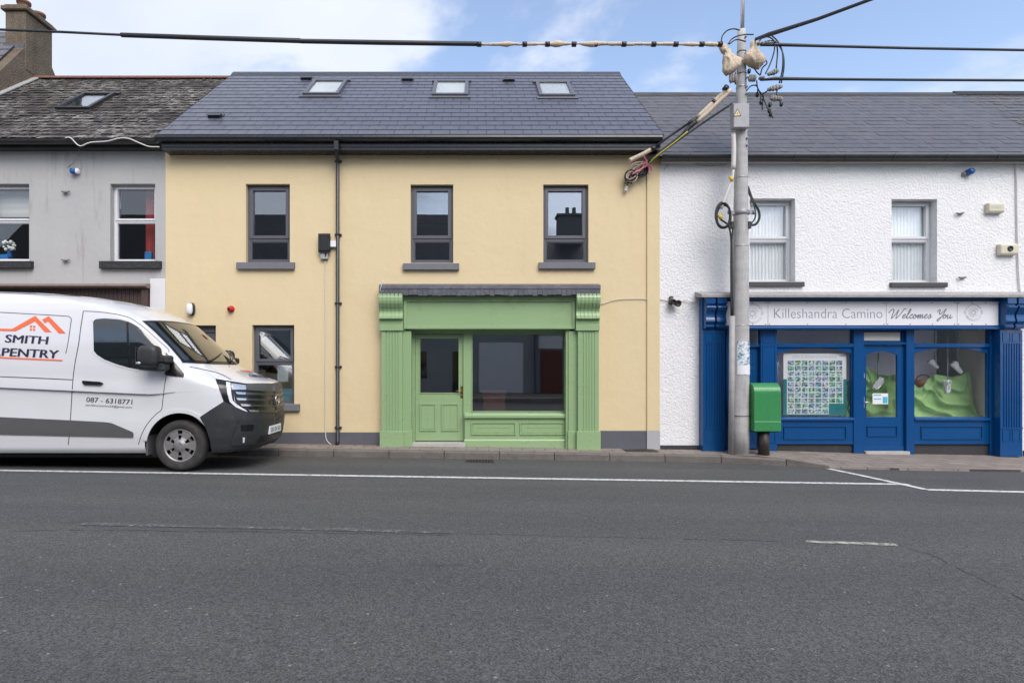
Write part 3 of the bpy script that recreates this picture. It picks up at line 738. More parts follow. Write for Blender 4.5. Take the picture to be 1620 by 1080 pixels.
    # shopfront -------------------------------------------------------------
    G = 'green_paint'; Yp = YF-.19; Ys = YF-.11
    for sx, (s0, s1), (t0, t1), (p0, p1), (q0, q1), (c0, c1) in (
            (1, (603.5, 636.5), (636.5, 650.5), (600.5, 638.5), (638.5, 652), (599.5, 637)),
            (-1, (914.5, 947.5), (899.5, 914.5), (912.5, 950.5), (898.5, 912.5), (911.8, 949.3))):
        x0, x1 = X(s0, Yp), X(s1, Yp); n = 5; w = x1-x0; zb, zt = Z(682, Yp), Z(523, Yp)
        pr = [(x0, YF), (x0, Yp)]
        m0 = .16; fl = (1-2*m0)*w/n
        for i in range(n):
            a = x0+m0*w+i*fl+fl*.22; b = a+fl*.56
            pr += [(a, Yp), (a+fl*.1, Yp+.012), (b-fl*.1, Yp+.012), (b, Yp)]
        pr += [(x1, Yp), (x1, YF)]
        mb = MB(); mb.prism(pr, zb, zt, 'z'); mb.box(X(t0, Ys), X(t1, Ys), Ys, YF+.02, Z(682, Ys), zt-.002)
        pil = mb.build('shop_pilaster', G, h)
        mb = MB(); mb.box(X(p0, Yp-.025), X(p1, Yp-.025), Yp-.025, YF+.01, zpave(0)-.02 if sx > 0 else zpave(2)-.02, Z(682, Yp-.025)); mb.box(X(q0, Ys-.02), X(q1, Ys-.02), Ys-.02, YF+.03, zpave(-2 if sx > 0 else 2)-.03, Z(682, Ys-.02)); mb.build('plinth_block', G, pil, bevel=.006)
        # scrolled corbel: S profile run across its width
        zc = lambda py: Z(py, Yp-.06)
        S = [(YF, zc(465)), (Yp-.115, zc(465)), (Yp-.118, zc(468)), (Yp-.128, zc(471)), (Yp-.128, zc(476)), (Yp-.115, zc(480)), (Yp-.080, zc(484.5)), (Yp-.040, zc(488.5)), (Yp-.022, zc(492)), (Yp-.026, zc(495)), (Yp-.050, zc(498.5)), (Yp-.085, zc(501.5)), (Yp-.088, zc(504)), (Yp-.034, zc(504.5)), (Yp-.030, zc(513.5)), (Yp-.040, zc(514)), (Yp-.040, zc(522.5)), (YF, zc(522.5))]
        a, b = X(c0, Yp-.06), X(c1, Yp-.06); mb = MB()
        k = 6; ww = (b-a)/k
        mb.prism([(y+.012, z) if y < YF-.01 else (y, z) for y, z in S], a, b, 'x')
        for i in range(k): mb.prism(S[1:13]+[(Yp, S[12][1]), (Yp, S[1][1]-.002)], a+i*ww+.008, a+(i+1)*ww-.008, 'x')
        mb.box(a-.008, b+.008, YF-.16, YF, zc(522)-.0, zc(466))
        mb.build('corbel', G, pil)
    # fascia board
    Yf = YF-.13; mb = MB(); x0, x1 = X(637.5, Yf), X(911.5, Yf)
    mb.box(x0, x1, Yf, YF+.12, Z(521, Yf), Z(467.5, Yf)); fo = mb.build('shop_fascia', G, h)
    mb = MB(); bars(mb, x0+.001, x1-.001, Z(520.6, Yf), Z(475.5, Yf), .075, Yf-.030, Yf+.002, wb=.055, wt=.025); mb.box(x0, x1, Yf-.035, Yf, Z(474.8, Yf-.03), Z(467.5, Yf-.03)); mb.build('fascia_moulding', G, fo, bevel=.006)
    # slate and lead capping
    Yc = YF-.30; a, b = X(599.5, Yc), X(950.3, Yc); rnd = random.Random(4); mb = MB()
    mb.prism([(YF+.01, Z(450.3, Yc)+.06), (YF+.01, Z(466, Yc)), (Yc+.03, Z(464.5, Yc)), (Yc+.03, Z(458, Yc)), (Yc, Z(457.6, Yc)), (Yc-.006, Z(456.5, Yc)), (Yc-.002, Z(452, Yc)), (Yc+.012, Z(450.3, Yc))], a, b, 'x')
    for i in range(46):
        l = rnd.uniform(.0, .022); x0_ = a+.012+(b-a-.024)*i/46; mb.box(x0_+.002, a+.012+(b-a-.024)*(i+1)/46-.002, Yc+.004-rnd.uniform(0, .01), Yc+.029, Z(465.8, Yc)-l, Z(457.9, Yc))
    mb.build('lead_capping', 'lead', fo)
    # door and jambs
    Yd = YF+.12; zb = Z(697.5, Yd)
    mb = MB(); mb.box(X(638, YF)-.0, X(638, YF)+.06, YF-.09, Yd+.06, -.4, Z(521))      # left return
    mb.box(X(640), X(656.5, Yd), Yd, Yd+.08, zb-.02, Z(521, Yd)); mb.box(X(732.8, Yd), X(738, Yd), Yd-.02, Yd+.08, zb-.02, Z(521, Yd)); mb.box(X(656.5, Yd), X(732.8, Yd), Yd+.001, Yd+.08, Z(528, Yd), Z(518, Yd))
    mb.build('door_frame', G, h, bevel=.005)
    a, b, c, d_ = X(657, Yd), X(732.4, Yd), Z(697, Yd), Z(529, Yd); Y0 = Yd+.018; ga, gb, gc, ge = X(664.3, Yd), X(726, Yd), Z(621.5, Yd), Z(534.5, Yd)
    mb = MB(); front(mb, a, b, c, d_, Y0, [(ga, gb, gc, ge, .045)]); mb.box(a, b, Y0+.044, Y0+.05, c, gc)
    mb.poly([(a, Y0, c), (b, Y0, c), (b, Y0+.05, c), (a, Y0+.05, c)][::-1])
    dr = mb.build('shop_door', G, h)
    mb = MB(); bars(mb, ga-.012, gb+.012, gc-.012, ge+.012, .018, Y0-.012, Y0+.01)
    for p0, p1 in ((663.8, 690), (698.3, 726)): bars(mb, X(p0, Yd), X(p1, Yd), Z(681.5, Yd), Z(638, Yd), .028, Y0-.020, Y0); bars(mb, X(p0, Yd)+.034, X(p1, Yd)-.034, Z(681.5, Yd)+.034, Z(638, Yd)-.034, .5*(X(p1, Yd)-X(p0, Yd)-.068)-.001, Y0-.006, Y0)
    mb.build('panel_moulding', G, dr, bevel=.004)
    mb = MB(); mb.box(ga, gb, Y0+.02, Y0+.028, gc, ge); mb.build('pane', 'display_glass', dr)
    mb = MB(); xh = X(730.3, Yd); mb.box(xh-.024, xh+.024, Y0-.008, Y0, Z(629.5, Yd), Z(610.5, Yd)); mb.tube([(xh, Y0-.01, Z(618, Yd)), (xh, Y0-.045, Z(618, Yd)), (xh-.03, Y0-.052, Z(618, Yd)), (xh-.115, Y0-.05, Z(618.3, Yd))], .011, 8); mb.lathe([(0, -.012), (.012, -.012), (.012, 0)], (xh, Y0-.006, Z(625, Yd)), (0, 1, 0), 10); mb.build('handle', 'brass', dr, bevel=.003)
    mb = MB(); mb.box(X(641, Yd), X(736.5, Yd), YF-.10, Yd+.3, -.3, zb-.012); mb.build('door_step', 'step_stone', h, bevel=.008)
    # display window
    Yw = YF+.10; a, b = X(737.5, Yw), X(900.5, Yw); ga, gb, gc, ge = X(746, Yw), X(894, Yw), Z(651.5, Yw), Z(527, Yw)
    mb = MB(); mb.box(a, ga, Yw, Yw+.08, gc-.12, Z(519, Yw)); mb.box(gb, b, Yw, Yw+.08, gc-.12, Z(519, Yw)); mb.box(ga, gb, Yw+.001, Yw+.079, ge, Z(519, Yw)); mb.box(ga, gb, Yw+.001, Yw+.079, gc-.12, gc)
    mb.box(X(894, YF), X(899.5, YF), YF-.085, Yw+.05, -.4, Z(521))
    w = mb.build('shop_window', G, h, bevel=.004)
    mb = MB(); bars(mb, ga, gb, gc, ge, .018, Yw-.012, Yw+.006); mb.build('glazing_bead', G, w, bevel=.003)
    mb = MB(); mb.box(ga, gb, Yw+.03, Yw+.038, gc, ge); mb.build('pane', 'display_glass', w)
    Yr = YF+.015; mb = MB(); xa, xb = X(735.5, Yr), X(899, Yr)
    mb.box(xa, xb, Yr, Yr+.14, -.2, Z(660.5, Yr)); sr = mb.build('stall_riser', G, h)
    mb = MB(); mb.prism([(Yr-.05, Z(660.8, Yr-.05)), (Yr+.14, Z(660.8, Yr-.05)), (Yr+.14, Z(651, Yr+.1)), (Yr-.035, Z(655.5, Yr-.05)), (Yr-.05, Z(657, Yr-.05))], xa-.005, xb, 'x'); mb.build('sill', G, sr)
    mb = MB()
    for p0, p1 in ((745.5, 816), (822.5, 892.5)): bars(mb, X(p0, Yr), X(p1, Yr), Z(687.5, Yr), Z(667.5, Yr), .020, Yr-.022, Yr); bars(mb, X(p0, Yr)+.035, X(p1, Yr)-.035, Z(687.5, Yr)+.035, Z(667.5, Yr)-.035, .08, Yr-.006, Yr)
    mb.prism([(Yr-.03, -.2), (Yr, -.2), (Yr, Z(694.5, Yr)), (Yr-.02, Z(694.5, Yr)), (Yr-.03, Z(696.5, Yr))], xa-.012, xb-.001, 'x'); mb.build('panel_moulding', G, sr, bevel=.003)
    rooms(h, BX0, BX1, YF+.22, 4.2, [(.02, 2.72), (2.95, 5.3)], 'room_dark')
build_beige()

# ------------------------------------------------------------------ grey house on the left
GX0 = -10.8
GS = (10.82, Z(219, 10.82), 14.25, Z(124.5, 14.25))
grey = thing('terraced_house', 'grey rendered house with a lichen stained roof behind the white van', 'house', ((GX0+BX0)/2, YF, zpave(-8)))
def build_grey():
    h = grey; WD = .13
    wins = [(-26, 45.5, 290.5, 412.5), (174, 245, 290.5, 413)]
    mb = MB(); shop = (X(-120), X(237), -.6, Z(456), .12)
    front(mb, GX0, BX0, -.6, Z(222), YF+.01, [(X(a), X(b), Z(d), Z(c), WD) for a, b, c, d in wins]+[shop])
    shell(mb, GX0, BX0-.003, -.6, Z(224), GS[3]-.15, YF+.01, GS[2], 2*GS[2]-GS[0]-.3); mb.build('wall', 'grey_render', h)
    slate_roof('roof', h, GX0, BX0-.01, *GS, 23, 'lichen_slate', .014, rough_edge=.012)
    mb = MB(); x = GX0
    while x < BX0+.3:
        l = .42; pr = [(GS[2]+.13*math.sin(a), GS[3]-.045+.10*math.cos(a)) for a in [-1.5+3.0*i/8 for i in range(9)]]
        pr += [(GS[2]+.10*math.sin(a), GS[3]-.05+.07*math.cos(a)) for a in [1.5-3.0*i/8 for i in range(9)]]
        mb.prism(pr, x+.004, min(x+l, BX0+.35)-.004, 'x'); x += l
    mb.build('ridge_tiles', 'terracotta', h)
    skylight(h, GS, (88, 175.5), (143, 175.5), (121, 151.5), 'old_skylight_glass', 'old_gutter', False, .07, .08)
    gutter(h, GX0, BX0-.01, 10.80, Z(222, 10.8), .075, 'old_gutter')
    mb = MB(); mb.box(GX0, BX0-.01, 10.90, 10.92, Z(234, 10.9), Z(219, 10.9)); mb.box(GX0, BX0-.01, 10.92, YF+.01, Z(234, 10.9)+.003, Z(234, 10.9)+.012); mb.build('fascia', 'old_gutter', h)
    for (a, b, c, d), sp in zip(wins, ((-36, 53, 414, 425), (160.5, 256, 414, 425.5))):
        w = window(h, X(a)+.0, X(b), Z(d), Z(c), YF+.01+WD-.01, Z(350.5, YF+WD), .045, .04, 'pvc_white', 'window_glass')
        sill(w, X(sp[0]), X(sp[1]), Z(sp[3]), Z(sp[2]), YF+.01, .09, WD-.02, 'black_sill')
    # old shopfront, mostly behind the van
    Yb = YF-.05; mb = MB(); mb.prism([(YF+.02, Z(448.5)), (YF-.16, Z(450.5)), (YF-.17, Z(454)), (YF-.13, Z(456.5)), (YF+.02, Z(456.5))], X(-125), X(238.5), 'x'); led = mb.build('shop_ledge', 'pink_wood', h)
    mb = MB(); mb.box(X(226), X(236), Yb-.02, YF+.13, -.6, Z(457)); mb.box(X(-120), X(-108), Yb-.02, YF+.13, -.6, Z(457)); mb.build('shop_post', 'brown_wood', h, bevel=.01)
    mb = MB(); x = X(-107, YF); xe = X(225.5, YF)
    while x < xe-.02:
        mb.box(x+.003, min(x+.075, xe), YF+.02+.0, YF+.06, -.6, Z(457)); x += .078
    mb.box(X(-107), xe, YF+.055, YF+.11, -.6, Z(457)); mb.build('shop_boarding', 'brown_wood', h)
    mb = MB(); mb.box(X(237.3), BX0-.004, YF-.012, YF+.1, -.6, Z(441)); mb.build('white_pier', 'white_smooth_render', h, bevel=.01)
    rooms(h, GX0, BX0, YF+.2, 4, [(2.9, 5.3)], 'room_dark')
build_grey()

# taller house beyond it, only its gable, chimney and a corner of its roof in view
tall = thing('terraced_house', 'taller house with a rough brown gable and chimney beyond the grey house', 'house', (GX0-3, YF, zpave(-13)))
def build_tall():
    h = tall; x1 = GX0; x0 = GX0-6.5; Yr = 14.33; S = (10.7, 6.55, Yr, 9.75)
    mb = MB(); Yb = 2*Yr-10.9
    ze, zr = 8.17-1.3*(13.16-YF), 8.17+1.3*(Yr-13.16); Yb = 2*Yr-YF
    for x in (x0, x1-.01): mb.poly([(x, YF, -.6), (x, YF, ze), (x, Yr, zr), (x, Yb, ze), (x, Yb, -.6)])
    mb.poly([(x0, YF, -.6), (x1-.01, YF, -.6), (x1-.01, YF, ze), (x0, YF, ze)])
    mb.poly([(x1-.01, YF, ze), (x1-.01, Yr, zr), (x1-.26, Yr, zr), (x1-.26, YF, ze)])
    mb.poly([(x0, Yb, -.6), (x0, Yb, ze), (x1-.01, Yb, ze), (x1-.01, Yb, -.6)])
    mb.build('wall', 'chimney_render', h)
    slate_roof('roof', h, x0-.1, x1-.24, YF-.25, ze-.25, Yr, zr+.06, 18, 'old_slate', .012)
    # chimney across the ridge
    y0, y1 = 13.9, 14.78; xa = X(8, 13.9); zt = Z(17.5, 13.9)
    mb = MB(); mb.box(xa, x1+.004, y0, y1, 8.6, zt); ch = mb.build('chimney', 'chimney_render', h, bevel=.015)
    mb = MB(); mb.box(xa-.07, x1+.075, y0-.07, y1+.07, zt, zt+.11); mb.box(xa-.02, x1+.03, y0-.02, y1+.02, zt+.11, zt+.16); mb.build('chimney_cap', 'chimney_render', ch, bevel=.02)
    for yy in (y0+.2, y1-.2):
        mb = MB(); mb.lathe([(.13, .0), (.135, .12), (.15, .125), (.15, .18), (.115, .18), (.11, .0)], ((xa+x1)/2+.05, yy, zt+.16), (0, 0, 1), 16); mb.build('chimney_pot', 'terracotta', ch)
    mb = MB(); mb.box(xa-.02, x1-.02, y0-.03, y0-.002, Z(79.5, y0), Z(70.5, y0)); mb.build('lead_flashing', 'lead', ch)
    mb = MB(); a = Vector((x1+.012, GS[0], GS[1]+.03)); b = Vector((x1+.012, GS[2], GS[3]+.03)); d = (b-a).normalized(); n = Vector((0, -d.z, d.y))
    mb.obox(a, (1, 0, 0), d, n, (-.02, .13), (0, (b-a).length), (-.005, .03)); mb.build('lead_apron', 'ledge_concrete', h, bevel=.008)
build_tall()

# ------------------------------------------------------------------ white house with the blue shopfront
WX0, WX1 = BX1, 11.45
WS = (10.88, Z(247.5, 10.88), 14.0, Z(148.5, 14.0))
white = thing('terraced_house', 'white roughcast house with a blue shopfront behind the pole', 'house', ((WX0+WX1)/2, YF, zpave(7)))
def arch_frame(mb, x0, x1, z0, z1, zs, Y0, Y1, ga, gb, gc, n=14):   # panel with a segmental-arched opening; zs = springing, z1 = top of panel
    rise = None
    pts = []
    top = lambda t: zs+(arch_frame.crown-zs)*(1-(2*t-1)**2)
    for y, fl in ((Y0, False), (Y1, True)):
        for i in range(n):
            t0, t1 = i/n, (i+1)/n; xa, xb = ga+(gb-ga)*t0, ga+(gb-ga)*t1
            q = [(xa, y, top(t0)), (xb, y, top(t1)), (xb, y, z1), (xa, y, z1)]; mb.poly(q[::-1] if fl else q)
        for a, b in ((x0, ga), (gb, x1)):
            q = [(a, y, z0), (b, y, z0), (b, y, z1), (a, y, z1)]; mb.poly(q[::-1] if fl else q)
        q = [(ga, y, z0), (gb, y, z0), (gb, y, gc), (ga, y, gc)]; mb.poly(q[::-1] if fl else q)
    for i in range(n):
        t0, t1 = i/n, (i+1)/n; xa, xb = ga+(gb-ga)*t0, ga+(gb-ga)*t1
        mb.poly([(xa, Y0, top(t0)), (xa, Y1, top(t0)), (xb, Y1, top(t1)), (xb, Y0, top(t1))])
    mb.poly([(ga, Y0, gc), (ga, Y1, gc), (ga, Y1, zs), (ga, Y0, zs)][::-1]); mb.poly([(gb, Y0, gc), (gb, Y1, gc), (gb, Y1, zs), (gb, Y0, zs)])
    mb.poly([(ga, Y0, gc), (gb, Y0, gc), (gb, Y1, gc), (ga, Y1, gc)])
    mb.poly([(x0, Y0, z0), (x0, Y0, z1), (x0, Y1, z1), (x0, Y1, z0)][::-1]); mb.poly([(x1, Y0, z0), (x1, Y0, z1), (x1, Y1, z1), (x1, Y1, z0)])
arch_frame.crown = 0
def build_white():
    h = white; WD = .185
    wins = [(1186, 1258, 314, 445.5), (1410.5, 1482.5, 315, 446.5)]
    shop = (X(1113), X(1615), -.6, Z(470), .1)
    mb = MB(); front(mb, WX0, WX1, -.7, Z(250), YF, [(X(a), X(b), Z(d), Z(c), WD) for a, b, c, d in wins]+[shop])
    shell(mb, WX0+.004, WX1, -.7, Z(252), WS[3]-.15, YF, WS[2], 2*WS[2]-WS[0]-.3); mb.build('wall', 'rough_white_render', h)
    for a, b, c in ((BX1+.018, X(1112.5), 704), (X(1618), WX1, 712)): mb = MB(); mb.box(a, b, YF-.02, YF+.01, -.7, Z(c)); mb.build('plinth', 'dark_plinth', h, bevel=.01)
    slate_roof('roof', h, WX0-.3, WX1, *WS, 18, 'old_slate', .005, verge=False, rough_edge=.002)
    mb = MB(); mb.prism([(WS[2]-.14, WS[3]-.07), (WS[2], WS[3]+.035), (WS[2]+.14, WS[3]-.07), (WS[2]+.14, WS[3]-.1), (WS[2], WS[3]), (WS[2]-.14, WS[3]-.1)], WX0-.3, WX1, 'x'); mb.build('ridge_tiles', 'old_slate', h)
    zg = Z(246.5, 10.86); gutter(h, X(1043, 10.86)+.04, WX1, 10.86, zg, .068, 'old_gutter', brk=[X(p, 10.86) for p in (1089, 1180, 1255, 1335, 1412, 1495, 1575)])
    mb = MB(); mb.box(WX0+.02, WX1, 10.955, YF+.01, Z(256.5, 10.96), Z(249, 10.96)); mb.build('eaves_course', 'grey_render', h)
    for (a, b, c, d), sp in zip(wins, ((1184, 1270.5, 446.5, 453.5), (1407, 1496, 447.5, 454.5))):
        # the frame sits against the left reveal, as seen from the street
        w = window(h, X(a), X(b), Z(d), Z(c), YF+WD-.01, Z(380, YF+WD), .05, .052, 'pvc_white', 'window_glass')
        sill(w, X(sp[0]), X(sp[1]), Z(sp[3]), Z(sp[2]), YF, .06, WD-.02, 'sill_dark')
    # thin pipe by the right edge
    mb = MB(); q = YF-.025
    mb.tube(cr([(X(1040), q, Z(257.5)), (X(1200), q, Z(258.5)), (X(1400), q, Z(259)), (X(1590), q, Z(258.5)), (X(1603), q, Z(262)), (X(1606), q, Z(275)), (X(1607), q, Z(340)), (X(1609), q, Z(420)), (X(1612), q, Z(466))], 4), .013, 6); mb.build('wall_pipe', 'cable_white', h)
    B = 'blue_paint'
    # projecting ledge over the shopfront
    Yc = YF-.34; a, b = X(1110, Yc), WX1-.02
    mb = MB(); mb.prism([(YF+.01, Z(463)+.02), (YF+.01, Z(470)), (Yc, Z(470.5, Yc)), (Yc-.004, Z(466, Yc)), (Yc+.04, Z(464.2, Yc))], a, b, 'x'); mb.build('shop_ledge', 'ledge_concrete', h, bevel=.006)
    # fascia with cornice
    Yf = YF-.13; mb = MB(); x0, x1 = X(1146, Yf), X(1584, Yf)
    mb.box(x0, x1, Yf, YF+.06, Z(521, Yf), Z(470.8, Yf)); fo = mb.build('shop_fascia', B, h)
    mb = MB(); mb.prism([(Yf-.05, Z(470.9, Yf)), (Yf, Z(470.9, Yf)), (Yf, Z(476, Yf)), (Yf-.03, Z(475.8, Yf))], x0, x1, 'x'); mb.prism([(Yf-.05, Z(520.8, Yf-.04)), (Yf, Z(520.8, Yf-.04)), (Yf, Z(515.7, Yf)), (Yf-.03, Z(515.7, Yf)), (Yf-.05, Z(517.5, Yf))], x0, x1, 'x'); mb.build('fascia_moulding', B, fo, bevel=.004)
    # pilasters
    Yp = YF-.19
    for p0, p1 in ((1112, 1147), (1582.5, 1617.5)):
        a, b = X(p0, Yp), X(p1, Yp); w = b-a; zb = zpave(a)-.02
        pr = [(a, YF), (a, Yp)]
        k = 7
        for j in range(k):
            q0 = a+w*(.09+.82*j/k); q1 = a+w*(.09+.82*(j+1)/k); g = .22*(q1-q0); pr += [(q0+g, Yp), (q0+g*1.3, Yp+.012), (q1-g*1.3, Yp+.012), (q1-g, Yp)]
        pr += [(b, Yp), (b, YF)]
        mb = MB(); mb.prism(pr, Z(676.5, Yp), Z(543.5, Yp), 'z'); mb.box(a, b, Yp-.0, YF, zb, Z(676.5, Yp)-.001); mb.box(a, b, Yp, YF, Z(543.5, Yp)+.001, Z(522, Yp))
        pil = mb.build('shop_pilaster', B, h)
        mb = MB()
        for e0, e1 in ((.10, .46), (.54, .90)):
            bars(mb, a+w*e0, a+w*e1, Z(698, Yp), Z(679, Yp), .012, Yp-.008, Yp); bars(mb, a+w*e0, a+w*e1, Z(541, Yp), Z(526, Yp), .012, Yp-.008, Yp)
        mb.box(a-.004, b+.004, Yp-.010, YF, Z(678, Yp), Z(676, Yp)); mb.build('panel_moulding', B, pil)
        # pair of scrolled brackets
        mb = MB(); zc = lambda py: Z(py, Yp-.08)
        mb.box(a, b, YF-.15, YF, zc(521.5), zc(470.8))
        S = [(YF-.14, zc(471)), (Yp-.13, zc(471)), (Yp-.13, zc(481)), (Yp-.10, zc(481.5)), (Yp-.10, zc(484)), (Yp-.15, zc(484.3)), (Yp-.155, zc(486.5)), (Yp-.135, zc(490)), (Yp-.10, zc(494)), (Yp-.082, zc(498)), (Yp-.085, zc(502)), (Yp-.10, zc(505.5)), (Yp-.105, zc(508.5)), (Yp-.085, zc(511)), (Yp-.06, zc(512)), (Yp-.06, zc(514)), (Yp-.075, zc(514.5)), (Yp-.075, zc(517)), (Yp-.03, zc(520)), (YF-.14, zc(520))]
        for e0, e1 in ((.05, .46), (.54, .97)): mb.prism(S, a+w*e0, a+w*e1, 'x')
        mb.build('corbel', B, pil, bevel=.004)
    # frame members of the front, plane Yw
    Yw = YF+.02; zt = Z(519.5, Yw); zfl = lambda px: zpave(X(px))-.03
    mb = MB()
    for p0, p1 in ((1147, 1153), (1201.5, 1227.5), (1348, 1364.5), (1431, 1444), (1563, 1584)):
        mb.box(X(p0, Yw), X(p1, Yw), Yw-.05, Yw+.07, zfl(p0), zt)
    mb.box(X(1153, Yw), X(1201.5, Yw), Yw-.02, Yw+.06, Z(549, Yw), Z(544.5, Yw))
    for p0, p1 in ((1227.5, 1348), (1444, 1563)): mb.box(X(p0, Yw), X(p1, Yw), Yw-.045, Yw+.06, Z(549.5, Yw), Z(543.5, Yw)); mb.box(X(p0, Yw), X(p1, Yw), Yw-.01, Yw+.06, Z(521.5, Yw), zt)
    mb.box(X(1364.5, Yw), X(1431, Yw), Yw-.045, Yw+.06, Z(545, Yw), Z(541.5, Yw))
    fr = mb.build('shop_frame', B, h, bevel=.006)
    mb = MB()
    for p0, p1, q0, q1 in ((1204, 1226, 521.5, 543), (1204, 1226, 546, 700)): bars(mb, X(p0, Yw), X(p1, Yw), Z(q1, Yw), Z(q0, Yw), .03, Yw-.058, Yw-.049)
    mb.build('panel_moulding', B, fr, bevel=.003)
    # two display windows
    for p0, p1, g0, g1 in ((1227.5, 1348, 1229, 1346.5), (1444, 1563, 1446, 1561.5)):
        a, b = X(p0, Yw), X(p1, Yw); arch_frame.crown = Z(550.5, Yw)
        mb = MB(); arch_frame(mb, a, b, Z(664, Yw), Z(549.5, Yw), Z(559, Yw), Yw-.01, Yw+.05, X(g0, Yw), X(g1, Yw), Z(659.3, Yw))
        w = mb.build('shop_window', B, h)
        mb = MB(); mb.prism([(Yw-.07, Z(665, Yw-.06)), (Yw, Z(665, Yw)), (Yw, Z(659.6, Yw)), (Yw-.055, Z(661, Yw-.06)), (Yw-.07, Z(662.5, Yw-.06))], a, b, 'x'); mb.build('sill', B, w)
        mb = MB(); mb.box(a+.005, b-.005, Yw+.02, Yw+.027, Z(660, Yw), Z(550, Yw)); mb.build('pane', 'shop_glass', w)
        mb = MB(); mb.box(a, b, Yw+.03, Yw+.037, Z(544, Yw), Z(521, Yw)); mb.build('fanlight', 'shop_glass', w)
        zb = Z(702, Yw)
        mb = MB(); mb.box(a, b, Yw-.03, Yw+.06, zb, Z(664.8, Yw)); sr = mb.build('stall_riser', B, h)
        mb = MB(); bars(mb, a+.13, b-.13, Z(694.5, Yw-.03), Z(673.5, Yw-.03), .020, Yw-.050, Yw-.03); mb.box(a, b, Yw-.04, Yw-.03, zb, Z(699.5, Yw-.03)); mb.build('panel_moulding', B, sr, bevel=.004)
        mb = MB(); mb.box(a-.01, b+.01, Yw+.0, Yw+.08, -.7, zb-.003); mb.build('riser_base', 'dark_plinth', sr)
    # glazed middle door
    a, b = X(1365, Yw), X(1430.5, Yw); zb = Z(712.5, Yw); Y0 = Yw+.01; arch_frame.crown = Z(555, Yw)
    mb = MB(); arch_frame(mb, a, b, zb, Z(545.5, Yw), Z(561.5, Yw), Y0, Y0+.045, X(1371, Yw), X(1420, Yw), Z(659.5, Yw)); dr = mb.build('shop_door', B, h)
    mb = MB(); bars(mb, X(1372, Yw), X(1420, Yw), Z(690, Yw), Z(673, Yw), .020, Y0-.020, Y0); mb.box(a, b, Y0-.015, Y0, zb, Z(705, Yw)); mb.build('panel_moulding', B, dr, bevel=.003)
    mb = MB(); mb.box(a+.01, b-.01, Y0+.018, Y0+.025, Z(660, Yw), Z(555, Yw)); mb.build('pane', 'shop_glass', dr)
    mb = MB(); mb.box(a, b, Y0+.018, Y0+.025, Z(542, Yw), Z(521, Yw)); bars(mb, a, b, Z(541.6, Yw), Z(521, Yw), .03, Y0, Y0+.05); fl = mb.build('fanlight', B, dr)
    mb = MB(); mb.box(a+.03, b-.07, Y0+.005, Y0+.012, Z(538.5, Yw), Z(525.5, Yw)); mb.build('blind', 'blind', dr)
    xh = X(1366.8, Yw); mb = MB(); mb.box(xh-.018, xh+.018, Y0-.008, Y0, Z(645, Yw), Z(628, Yw)); mb.tube([(xh, Y0-.01, Z(636, Yw)), (xh, Y0-.045, Z(636, Yw)), (xh+.09, Y0-.05, Z(636.3, Yw))], .010, 8); mb.box(xh-.02, xh+.02, Y0-.012, Y0, Z(597.5, Yw), Z(590.5, Yw)); mb.build('handle', 'steel', dr, bevel=.003)
    mb = MB(); mb.box(a, b+.05, Yw-.09, Yw+.1, -.6, zb-.004); mb.build('door_step', 'step_stone', h, bevel=.006)
    # solid side door behind the pole
    a, b = X(1153.5, Yw), X(1201, Yw); mb = MB(); mb.box(a, b, Y0+.03, Y0+.075, zpave(4.8)+.02, Z(549.2, Yw)); dr = mb.build('side_door', B, h)
    mb = MB()
    for q0, q1 in ((557, 577), (583, 640), (648, 700)): bars(mb, a+.08, b-.08, Z(q1, Yw), Z(q0, Yw), .02, Y0+.018, Y0+.03)
    mb.build('panel_moulding', B, dr, bevel=.004)
    mb = MB(); mb.box(a, b, Y0+.03, Y0+.037, Z(544.5, Yw), Z(521, Yw)); mb.build('fanlight', 'shop_glass', dr)
    # interiors
    mb = MB(); Yb = Yw+.12
    x0, x1, xm = X(1204, Yw), X(1584, Yw), X(1537, Yw)
    mb.box(x0, xm, Yb+.72, Yb+.95, -.3, Z(518)); mb.box(x0, x1, Yb, Yb+.95, Z(517), Z(515)); mb.box(x0, x1, Yb-.02, Yb+.9, Z(662)-.05, Z(662)); mb.box(x0-.05, x0, Yb-.06, Yb+.95, -.3, Z(517)); mb.build('interior', 'room_light', h)
    mb = MB(); mb.prism([(X(1535, Yb+.9), Yb+.88), (x1+.02, Yb+.25), (x1+.02, Yb+.95), (X(1535, Yb+.9), Yb+.95)], -.3, Z(517)-.003, 'z'); mb.build('interior_wall', 'room_cream', h)
    rooms(h, WX0, WX1, YF+.45, 4, [(2.9, 5.0)], 'room_mid')
build_white()
# stained roof of the next house, only a corner in view
nxt = thing('terraced_house', 'neighbouring house with a stained slate roof at the right edge', 'house', (14.5, YF, zpave(14)))
slate_roof('roof', nxt, WX1+.001, WX1+6.5, *WS, 18, 'stained_slate', .008, verge=False, rough_edge=.012)
mb = MB(); mb.prism([(WS[2]-.14, WS[3]-.06), (WS[2], WS[3]+.065), (WS[2]+.14, WS[3]-.06), (WS[2]+.14, WS[3]-.09), (WS[2]-.14, WS[3]-.09)], WX1, WX1+6.5, 'x'); mb.build('ridge_tiles', 'dark_slate', nxt)
mb = MB(); front(mb, WX1+.004, WX1+6.5, -.7, Z(250), YF, [(X(1800), X(1870), Z(445), Z(315), .15)]); shell(mb, WX1+.004, WX1+6.5, -.7, Z(252), WS[3]-.12, YF, WS[2], 2*WS[2]-WS[0]-.3); mb.build('wall', 'rough_white_render', nxt)
mb = MB(); mb.box(X(1800), X(1870), YF+.12, YF+.13, Z(445), Z(315)); mb.build('window', 'dark_window_glass', nxt)
gutter(nxt, WX1, WX1+6.5, 10.86, Z(246.5, 10.86), .068, 'old_gutter')

